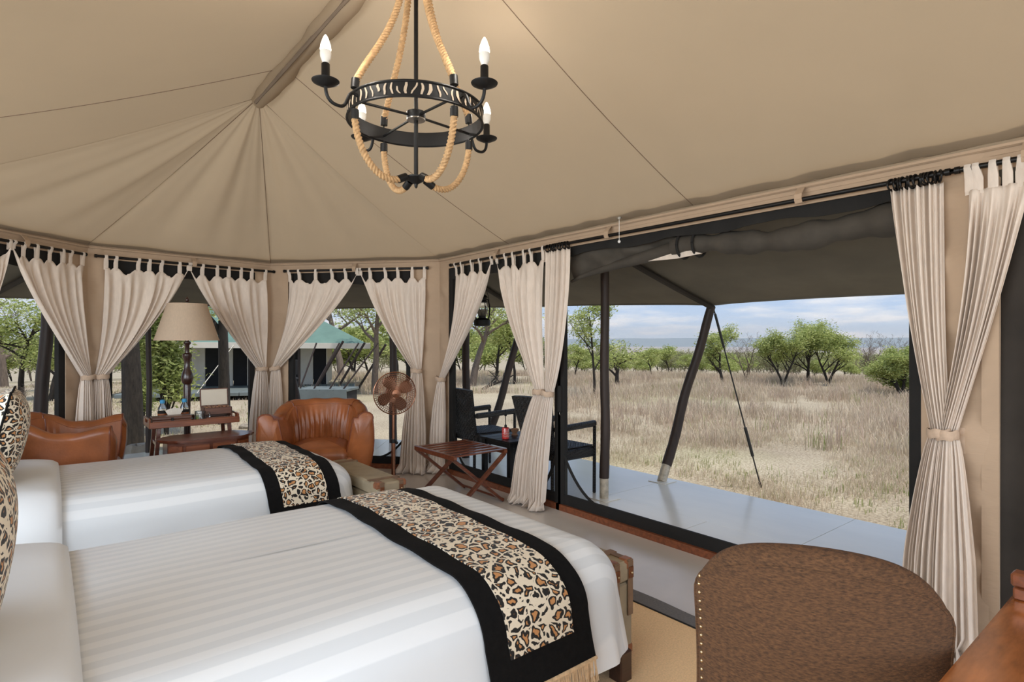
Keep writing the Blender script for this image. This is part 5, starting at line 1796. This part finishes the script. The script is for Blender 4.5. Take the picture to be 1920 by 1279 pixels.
for k in range(56):
    a = 2 * PI * k / 56
    for sgn in (-1, 1):
        pts = []
        for i in range(8):
            r = .032 + (FR - .032) * i / 7
            y = -.01 + sgn * .05 * math.sqrt(max(0, 1 - (r / FR) ** 2.6))
            aa = a + .35 * (1 - r / FR) * sgn
            pts.append((r * math.cos(aa), y, FZ + r * math.sin(aa)))
        g_.tube(pts, .0019, 3, False)
gd = obj('wire_guard', g_, M['copper'], t_, 0)
mb = MB(); mb.tube(circ(FR, -.01, 48), .0048, 8, False); obj('guard_rim', mb, M['copper'], gd)
mb = MB(); mb.lathe([(0, .0), (.036, .002), (.034, .012), (.0, .02)], 24, (0, -.058, FZ), Matrix.Rotation(PI / 2, 4, 'X')); obj('badge', mb, M['copper'], gd)
for k in range(4):
    a0_ = 2 * PI * k / 4 + .5
    def bl(u, v):
        r = .03 + .13 * u
        w = (.20 + .30 * math.sin(PI * min(1, u * .9 + .1)) ** .6)
        aa = a0_ + (v - .5) * 2 * w
        return ((r * math.cos(aa), -.012 + .030 * (v - .5), FZ + r * math.sin(aa)), (0, 1, 0))
    mb = MB(); mb.sheet(bl, 9, 7, .0015); obj('blade', mb, M['bronze'], t_, 60)

# ================================================================== folding luggage rack
RZ_ = .467
rx0, rx1, ry0, ry1 = 2.57, 3.12, 3.93, 4.58
t_ = thing('luggage_rack', 'folding slatted wooden luggage rack with crossed legs, before the curtained window', 'rack', ((rx0 + rx1) / 2, (ry0 + ry1) / 2, 0))
hx, hy = (rx1 - rx0) / 2, (ry1 - ry0) / 2
# top rails run along Y, slats along X? the slats run along Y between two end rails
for sx in (-1, 1):
    mb = MB(); mb.box((sx * (hx - .015), 0, RZ_ - .022), (.03, 2 * hy, .042), None, .004); obj('rail', mb, M['mahog'], t_)
for k in range(7):
    y = -hy + .035 + (2 * hy - .07) * k / 6
    mb = MB(); mb.box((0, y, RZ_ - .006 - .004), (2 * hx - .01, .046, .012), None, .003); obj('slat', mb, M['mahog'], t_)
for y, d in ((-hy + .03, .0), (hy - .03, .0)):
    mb = MB(); mb.bar((-hx + .02, y + .014, RZ_ - .04), (hx - .02, y + .014, .012), .024, .042, (0, 1, 0)); obj('leg', mb, M['mahog'], t_)
    mb = MB(); mb.bar((hx - .02, y - .014, RZ_ - .04), (-hx + .02, y - .014, .012), .024, .042, (0, 1, 0)); obj('leg', mb, M['mahog'], t_)
    mb = MB(); mb.tube([(0, y - .034, RZ_ / 2 - .014), (0, y + .034, RZ_ / 2 - .014)], .008, 8); obj('pivot', mb, M['brass'], t_)
for sx in (-1, 1):
    mb = MB(); mb.tube([(sx * (hx - .03), -hy + .02, .03), (sx * (hx - .03), hy - .02, .03)], .011, 8); obj('stretcher', mb, M['mahog'], t_)
    mb = MB(); mb.tube([(sx * (hx - .015), -hy - .004, RZ_ - .02), (sx * (hx - .015), -hy + .01, RZ_ - .02)], .012, 12); obj('peg', mb, M['sill'], t_)

# ================================================================== rattan chairs and table on the deck
def rattan(label, loc, rz):
    """front = -Y"""
    t_ = thing('rattan_chair', label, 'chair', loc, rz)
    mb = MB()
    def back(u, v):
        w = .185 + .075 * v
        x = (2 * u - 1) * w
        wv = .0045 * math.sin(u * 2 * PI * 9 + (PI if int(v * 26) % 2 else 0)) * abs(math.sin(v * 26 * PI))
        return ((x, .235 + .11 * v + .025 * (1 - (2 * u - 1) ** 2) + wv, .36 + .53 * v + .012 * (1 - (2 * u - 1) ** 2) * v), Vector((0, -1, .2)).normalized())
    mb.sheet(back, 55, 105, .035); obj('backrest', mb, M['wicker'], t_, 0)
    mb = MB()
    def pad(u, v):
        wv = .004 * math.sin(u * 2 * PI * 9 + (PI if int(v * 18) % 2 else 0)) * abs(math.sin(v * 18 * PI))
        return ((-.225 + .45 * u, -.235 + .45 * v, .438 + wv), (0, 0, 1))
    mb.sheet(pad, 55, 73, .006); obj('woven_pad', mb, M['wicker'], t_, 0)
    mb = MB(); rbox(mb, (0, -.01, .385), (.50, .50, .10), .03, .008, 6); obj('seat', mb, M['wicker'], t_, 0)
    for sx in (-1, 1):
        mb = MB(); mb.bar((sx * .245, -.25, .645), (sx * .235, .26, .625), .05, .055, (0, 0, 1), .014); obj('armrest', mb, M['wicker'], t_)
        mb = MB(); mb.bar((sx * .24, -.235, .0), (sx * .245, -.235, .62), .028, .028, (0, 1, 0), .006); obj('front_leg', mb, M['wicker'], t_)
        mb = MB(); mb.bar((sx * .195, .25, .0), (sx * .19, .245, .40), .028, .028, (0, 1, 0), .006); obj('rear_leg', mb, M['wicker'], t_)
    return t_
# chair fronts look out over the plain (+X): rotate -Y onto +X
rattan('black woven rattan armchair on the deck behind the ring-hung curtain, nearest the doorway pole', (3.72, 3.93, -.004), PI / 2)
rattan('black woven rattan armchair on the deck beyond the low table', (3.74, 5.12, -.004), PI / 2 - .05)
dt = thing('deck_table', 'low black square table on the deck between the rattan chairs', 'table', (3.68, 4.52, -.004))
for k in range(4):
    mb = MB(); mb.box((0, -.185 + .123 * k, .435), (.52, .119, .018), None, .003); obj('board', mb, M['rod'], dt)
for sx in (-1, 1):
    mb = MB(); mb.box((sx * .215, 0, .40), (.02, .42, .05)); obj('apron', mb, M['rod'], dt)
    mb = MB(); mb.box((0, sx * .2, .40), (.42, .02, .05)); obj('apron', mb, M['rod'], dt)
    for sy in (-1, 1):
        mb = MB(); mb.box((sx * .22, sy * .205, .213), (.05, .05, .426), None, .004); obj('leg', mb, M['rod'], dt)
jp = on_z(948, 823, .441)
t_ = thing('red_jar', 'red glass jar lantern with a thin dark stem on the low deck table', 'jar', (jp.x, jp.y, .441))
mb = MB(); mb.lathe([(.032, 0), (.036, .004), (.036, .105), (.033, .112), (.03, .112), (.032, .1), (.032, .006), (0, .006)], 22); obj('glass', mb, M['red'], t_)
mb = MB()
for z in (.03, .055, .08):
    mb.box((0, 0, z), (.001, .001, .001))
    mb.tube([(.0367 * math.cos(a), .0367 * math.sin(a), z + .004 * math.sin(a * 6)) for a in [PI + PI * i / 14 for i in range(15)]], .0012, 4, False)
for a in (3.6, 4.0, 4.4, 4.8):
    mb.tube([(.0367 * math.cos(a), .0367 * math.sin(a), .015), (.0367 * math.cos(a), .0367 * math.sin(a), .1)], .001, 4, False)
obj('pale_lettering', mb, M['paper'], t_)
mb = MB(); mb.lathe([(.012, .112), (.014, .13), (.008, .14), (.0, .142)], 12); obj('stopper', mb, M['rod'], t_)
mb = MB(); mb.tube([(0, 0, .14), (0, 0, .24)], .0045, 6); mb.tube([(0, 0, .24), (-.002, 0, .29)], .0018, 5); mb.box((0, 0, .235), (.022, .022, .022), None, .004); obj('stem', mb, M['rod'], t_)
bp_ = on_z(965, 817, .441)
t_ = thing('clay_bowl', 'small footed clay bowl beside the red jar on the deck table', 'bowl', (bp_.x, bp_.y, .441))
mb = MB(); mb.lathe([(.032, 0), (.034, .012), (.022, .022), (.024, .03), (.042, .055), (.044, .07), (.04, .07), (.03, .045), (0, .04)], 22); obj('bowl', mb, M['clay'], t_)
mb = MB(); mb.lathe([(.0345, .004), (.0345, .012)], 18); obj('foot_ring', mb, M['darkwood'], t_)
# strap bag hanging on the door post
sp_ = on_d(1051, 748, 4.80)
t_ = thing('rolled_strap', 'dark rolled strap hanging on the post between window and doorway', 'strap', sp_)
mb = MB(); rbox(mb, (0, 0, 0), (.045, .04, .22), .012, 0, 4); obj('roll', mb, M['mesh_black'], t_, 0)
mb = MB(); mb.tube([(.012 * math.cos(a), 0, -.12 + .014 * math.sin(a)) for a in [2 * PI * i / 14 for i in range(15)]], .003, 5, False); obj('ring', mb, M['steel'], t_)

# ================================================================== chandelier
cc = on_d(780, 300, 2.325)
CHX, CHY = CX, cc.y
ch = thing('chandelier', 'black iron ring chandelier with jute ropes and four candle bulbs', 'chandelier', (CHX, CHY, 2.03))
def zz(z): return z - 2.03
RB = .268; zb0, zb1 = zz(2.272), zz(2.328)
mb = MB(); mb.lathe([(RB, zb0), (RB, zb1), (RB - .006, zb1), (RB - .006, zb0), (RB, zb0)], 72); mb.f = [f for f in mb.f if len(f) == 4]; ring = obj('ring_band', mb, M['iron'], ch)
for z in (zb0, zb1):
    mb = MB(); mb.tube([(RB * math.cos(2 * PI * i / 64), RB * math.sin(2 * PI * i / 64), z) for i in range(65)], .0048, 7, False); obj('rim', mb, M['iron'], ring)
rr = random.Random(12)
mb = MB(); a = 0.0
while a < 2 * PI - .05:
    w = rr.uniform(.020, .05); sl = rr.uniform(-.09, .09) if rr.random() < .6 else rr.uniform(-.01, .01)
    q = []
    full = rr.random()
    z0 = zb0 + .008 + (.014 if full < .2 else 0); z1 = zb1 - .008 - (.014 if full > .85 else 0)
    for r in (RB + .0016, RB - .0076):
        pass
    for r in (RB + .0018, RB - .0078):
        b0 = len(mb.v)
        P_ = []
        for i in range(5):
            v = i / 4; cw = w * (.55 + .45 * math.sin(PI * (v * .8 + .1))) ; ac = a + sl * (v - .5) + .012 * math.sin(v * 5 + a * 7)
            z = z0 + (z1 - z0) * v
            P_ += [(r * math.cos(ac - cw / 2), r * math.sin(ac - cw / 2), z), (r * math.cos(ac + cw / 2), r * math.sin(ac + cw / 2), z)]
        if r > RB:
            mb.add(P_, [(2 * i, 2 * i + 1, 2 * i + 3, 2 * i + 2) for i in range(4)])
    a += w + rr.uniform(.045, .075) + abs(sl) * .35
obj('zebra_pattern', mb, M['zebra'], ring, 0, label='pale zebra striping on the ring')
mb = MB(); mb.tube([(0, 0, zz(2.03)), (0, 0, zz(RID - .09))], .0085, 10); obj('stem', mb, M['iron'], ch)
mb = MB(); mb.lathe([(.06, zz(RID - .10)), (.06, zz(RID - .085)), (.02, zz(RID - .06)), (.0, zz(RID - .055))], 20); obj('ceiling_rose', mb, M['iron'], ch)
mb = MB(); mb.lathe([(.0, zb0 + .016), (.036, zb0 + .018), (.038, zb0 + .024), (.038, zb0 + .046), (.03, zb0 + .05), (0, zb0 + .05)], 24); hb = obj('hub', mb, M['iron'], ch)
mb = MB(); mb.lathe([(.0, zb0 + .0135), (.037, zb0 + .0145), (.037, zb0 + .019), (0, zb0 + .019)], 24); obj('disc', mb, M['steel'], hb)
mb = MB(); mb.lathe([(0, zz(2.012)), (.006, zz(2.018)), (.008, zz(2.03)), (.045, zz(2.052)), (.046, zz(2.057)), (.01, zz(2.06))], 20); obj('lower_hub', mb, M['iron'], ch)
A0 = math.radians(41) - YAW          # angle of the first arm in world terms
def rope(pts, r, turns_per_m=72):
    P = [Vector(p) for p in pts]
    # resample
    seg = [0]
    for p, q in zip(P, P[1:]): seg.append(seg[-1] + (q - p).length)
    tot = seg[-1]; n = int(tot / .0024); out = []
    j = 0
    for i in range(n + 1):
        d = tot * i / n
        while j < len(seg) - 2 and seg[j + 1] < d: j += 1
        u = (d - seg[j]) / max(seg[j + 1] - seg[j], 1e-9)
        out.append(P[j].lerp(P[j + 1], u))
    mb = MB(); k = 18
    vs = []; fs = []
    t0 = (out[1] - out[0]).normalized(); nrm = t0.orthogonal().normalized()
    for i in range(n + 1):
        t = (out[min(i + 1, n)] - out[max(i - 1, 0)]).normalized()
        nrm = (nrm - t * nrm.dot(t)).normalized(); b_ = t.cross(nrm)
        tw = 2 * PI * turns_per_m * (tot * i / n)
        for q in range(k):
            a = 2 * PI * q / k
            rad_ = r * (.60 + .44 * abs(math.cos(1.5 * (a - tw / 3 * 1.0))))
            vs.append(out[i] + (nrm * math.cos(a) + b_ * math.sin(a)) * rad_)
    for i in range(n):
        for q in range(k): fs.append((i * k + q, i * k + (q + 1) % k, (i + 1) * k + (q + 1) % k, (i + 1) * k + q))
    fs.append(tuple(range(k))); fs.append(tuple(n * k + q for q in range(k)))
    return mb.add(vs, fs)
def bez(p0, p1, p2, p3, n=40):
    out = []
    for i in range(n + 1):
        t = i / n; s = 1 - t
        out.append(Vector(p0) * s ** 3 + Vector(p1) * 3 * s * s * t + Vector(p2) * 3 * s * t * t + Vector(p3) * t ** 3)
    return out
for k in range(4):
    a = A0 + k * PI / 2
    d = Vector((math.cos(a), math.sin(a), 0))
    # spokes
    mb = MB(); mb.bar(d * .03 + Vector((0, 0, zb0 + .03)), d * (RB - .003) + Vector((0, 0, zb0 + .022)), .009, .009, (0, 0, 1), .002); obj('spoke', mb, M['iron'], ch)
    # candle arms, slightly turned from the ropes
    a2 = a + .10; d2 = Vector((math.cos(a2), math.sin(a2), 0))
    Z = Vector((0, 0, 1)); zc_ = zz(2.30)
    pth = bez(d2 * RB + Z * (zb0 + .03), d2 * (RB + .05) + Z * (zb0 + .055), d2 * (RB + .03) + Z * (zb0 - .03), d2 * (RB + .075) + Z * (zb0 - .028), 12)
    pth += bez(d2 * (RB + .075) + Z * (zb0 - .028), d2 * (RB + .115) + Z * (zb0 - .03), d2 * (RB + .128) + Z * (zb0 - .005), d2 * (RB + .127) + Z * (zc_ + .004), 12)[1:]
    mb = MB(); mb.tube(pth, .0062, 8); arm = obj('candle_arm', mb, M['iron'], ch)
    c = d2 * (RB + .127) + Z * zc_
    mb = MB(); mb.lathe([(.004, -.004), (.022, .0), (.046, .012), (.048, .016), (.02, .008), (.0, .006)], 24, c); obj('drip_pan', mb, M['iron'], arm)
    mb = MB(); mb.lathe([(.0145, .006), (.0145, .075), (.012, .078), (0, .078)], 18, c); obj('candle_tube', mb, M['iron'], arm)
    mb = MB(); mb.lathe([(.010, .078), (.0125, .084), (.0185, .10), (.0195, .114), (.019, .121)], 18, c); obj('bulb_base', mb, M['bulbbase'], arm)
    mb = MB(); mb.lathe([(.0185, .121), (.0195, .128), (.017, .145), (.009, .168), (.003, .178), (0, .18)], 18, c); obj('bulb', mb, M['bulbglow'], arm)
    # ropes: upper pair from the ring to the top, lower from the ring to the bottom hub
    pr = d * (RB - .004)
    top_ = d * .035 + Z * zz(2.98)
    up = bez(pr + Z * (zb1 + .03), d * .19 + Z * zz(2.52), d * .06 + Z * zz(2.62), top_)
    mb = rope(up, .0135); ro = obj('upper_rope', mb, M['rope'], ch, 0, label='twisted jute rope')
    mb = MB(); mb.tube([pr + Z * (zb1 + .012), pr * .985 + Z * (zb1 + .048)], .0155, 12); obj('ferrule', mb, M['iron'], ro)
    mb = MB(); mb.tube([pr + Z * (zb1 - .006), pr + Z * (zb1 + .014)], .003, 5); obj('hook', mb, M['iron'], ro)
    lo_ = d * .058 + Z * zz(2.045)
    dn = bez(pr + Z * (zb0 - .03), d * (RB - .01) + Z * zz(2.10), d * .16 + Z * zz(1.985), lo_)
    mb = rope(dn, .0135); ro = obj('lower_rope', mb, M['rope'], ch, 0, label='twisted jute rope')
    mb = MB(); mb.tube([pr + Z * (zb0 - .012), pr + Z * (zb0 - .048)], .0155, 12); obj('ferrule', mb, M['iron'], ro)
    mb = MB(); mb.tube([pr + Z * (zb0 + .004), pr + Z * (zb0 - .014)], .003, 5); obj('hook', mb, M['iron'], ro)
    mb = MB(); q_ = dn[-4]; mb.tube([q_, d * .045 + Z * zz(2.052)], .0155, 12); obj('ferrule', mb, M['iron'], ro)
    bl_ = lamp('candle_bulb_light', 'POINT', ch.location + c + Z * .150, 14.0, (1, .93, .84), shadow_soft_size=.02)

# ================================================================== desk chair and desk, close to the camera
A_ = Vector((1.235, .785, 0)); B_ = Vector((1.45, .375, 0))
mid_ = (A_ + B_) / 2; ex = (B_ - A_); Wd = ex.length; ex.normalize()
fwd = Vector((-ex.y, ex.x, 0))
if fwd.dot(mid_) < 0: fwd = -fwd       # the chair faces the trunk, its back towards the camera
dc = thing('desk_chair', 'brown woven upholstered desk chair with a row of brass studs, in the right foreground', 'chair', (mid_.x, mid_.y, .009))
hw = Wd / 2
def bpos(u):
    """centre line of the back: u -1..1"""
    return ex * (hw * math.sin(u * 1.25) / math.sin(1.25)) + fwd * (.085 * (1 - math.cos(u * 1.45)))
def btop(u): return .936 - .078 * abs(u) ** 2.0 - .034 * abs(u) ** 6
def sec(u, k, m):
    """closed section of the back, k of m"""
    th = .042; h = btop(u)
    b_ = .40
    d_ = (bpos(u + .01) - bpos(u - .01)).normalized(); n_ = Vector((-d_.y, d_.x, 0))
    if n_.dot(fwd) < 0: n_ = -n_
    q = k / m
    # inner face up, rolled top, outer face down
    if q < .42:
        v = q / .42; z = b_ + (h - .05 - b_) * v; off = th + .012 * math.sin(PI * v) - .012 * (1 - v) * 0
    elif q < .60:
        a = (q - .42) / .18 * PI; z = h - .05 + .05 * math.sin(a); off = th * math.cos(a)
    else:
        v = (q - .60) / .40; z = h - .05 + (b_ - h + .05) * v; off = -th + .006 * math.sin(PI * v)
    lean = -.10 * (z - .45)
    return bpos(u) + n_ * off + fwd * (lean + .03) + Vector((0, 0, z))
mb = MB(); nu, mm = 60, 56
vs = [sec(-1 + 2 * i / nu, k, mm) for i in range(nu + 1) for k in range(mm)]
fs = []
for i in range(nu):
    for k in range(mm): fs.append((i * mm + k, i * mm + (k + 1) % mm, (i + 1) * mm + (k + 1) % mm, (i + 1) * mm + k))
mb.add(vs, fs)
back = obj('backrest', mb, M['brown'], dc, 0)
for u, e_ in ((-1, 0), (1, nu)):
    rg_ = [Vector(vs[e_ * mm + k]) for k in range(mm)]
    cen = sum(rg_, Vector()) / mm
    dd = (bpos(u) - bpos(u * .98)).normalized()
    r2 = [p.lerp(cen, .25) + dd * .012 for p in rg_]
    mb = MB(); mb.add(rg_ + r2, [(k, (k + 1) % mm, mm + (k + 1) % mm, mm + k) for k in range(mm)] + [tuple(range(mm, 2 * mm))])
    obj('side_panel', mb, M['brown'], dc, 50)
    mb = MB(); mb.tube(rg_[1:mm - 1], .0035, 5, False); obj('welt', mb, M['brown'], dc)
# brass studs down the left border of the outer back
src = bpy.data.meshes.new('stud'); s_ = MB(); s_.sphere((0, 0, 0), .0048, 10, 6)
src.from_pydata(s_.v, [], s_.f); src.polygons.foreach_set('use_smooth', [True] * len(src.polygons)); src.materials.append(M['brass'])
for u in (-.93,):
    for j in range(17):
        k = int(mm * (.58 + .34 * j / 16))
        p = sec(u, .58 * mm + .36 * mm * j / 16, mm)
        o = bpy.data.objects.new('stud', src); COL.objects.link(o); o.parent = dc; o.location = p
# seam of the inner cushion
path = [sec(-.90 + 1.8 * i / 40, int(mm * .60), mm) + Vector((0, 0, 0)) for i in range(41)]
mb = MB(); mb.tube(path, .0022, 5); obj('seam', mb, M['brown'], dc)
ang_ = math.atan2(fwd.y, fwd.x) + PI / 2
Rm = Matrix.Rotation(ang_, 4, 'Z')
mb = MB(); rbox(mb, (0, -.22, .40), (.47, .46, .13), .05, .03, 7); mb.v = [tuple(Rm @ Vector(v)) for v in mb.v]; obj('seat', mb, M['brown'], dc, 0)
for sx in (-.19, .19):
    for sy in (-.40, -.02):
        mb = MB(); mb.tube([(sx, sy, .34), (sx * 1.06, sy * 1.02, 0)], [.022, .015], 10); mb.v = [tuple(Rm @ Vector(v)) for v in mb.v]; obj('leg', mb, M['darkwood'], dc)

ds = thing('desk', 'glossy red-brown wooden desk in the bottom right corner with a raised back ledge', 'desk', (1.45, .03, 0))
DZ = .75
mb = MB()
def rr_poly(x0, x1, y0, y1, r, n=8):
    pts = []
    for (cx_, cy_, a0_) in ((x1 - r, y1 - r, 0), (x0 + r, y1 - r, PI / 2), (x0 + r, y0 + r, PI), (x1 - r, y0 + r, 1.5 * PI)):
        for i in range(n): pts.append((cx_ + r * math.cos(a0_ + PI / 2 * i / (n - 1)), cy_ + r * math.sin(a0_ + PI / 2 * i / (n - 1))))
    return pts
for (ins, z0, z1) in ((.012, DZ - .034, DZ - .024), (.003, DZ - .026, DZ - .02), (0, DZ - .021, DZ - .008), (.003, DZ - .009, DZ - .003), (.009, DZ - .004, DZ)):
    mb.prism([(x - 1.45, y - .03) for x, y in rr_poly(.95 + ins, 2.0 - ins, -.75 + ins, .352 - ins, .06 - ins * .5)], z0, z1)
obj('desk_top', mb, M['desk'], ds, 30)
mb = MB(); mb.box((.463, -.2075, DZ + .0155), (.036, 1.04, .031), None, .004); mb.box((.463, -.2075, DZ + .050), (.044, 1.048, .036), None, .006); obj('back_ledge', mb, M['sill'], ds)
mb = MB(); mb.box((0, -.23, DZ - .085), (.88, .94, .10), None, .004); obj('apron', mb, M['sill'], ds)
for sx in (-.42, .42):
    for sy in (-.68, .22):
        mb = MB(); mb.box((sx, sy, .36), (.055, .055, .72), None, .006); obj('leg', mb, M['sill'], ds)
for k in range(2):
    mb = MB(); mb.box((-.445, -.45 + .44 * k, DZ - .085), (.012, .40, .075), None, .003); dw = obj('drawer', mb, M['desk'], ds)
    mb = MB(); mb.sphere((-.462, -.45 + .44 * k, DZ - .085), .012, 10, 8); obj('knob', mb, M['brass'], dw)
# the curtain hem spread on the floor by the desk is part of the curtain beside it
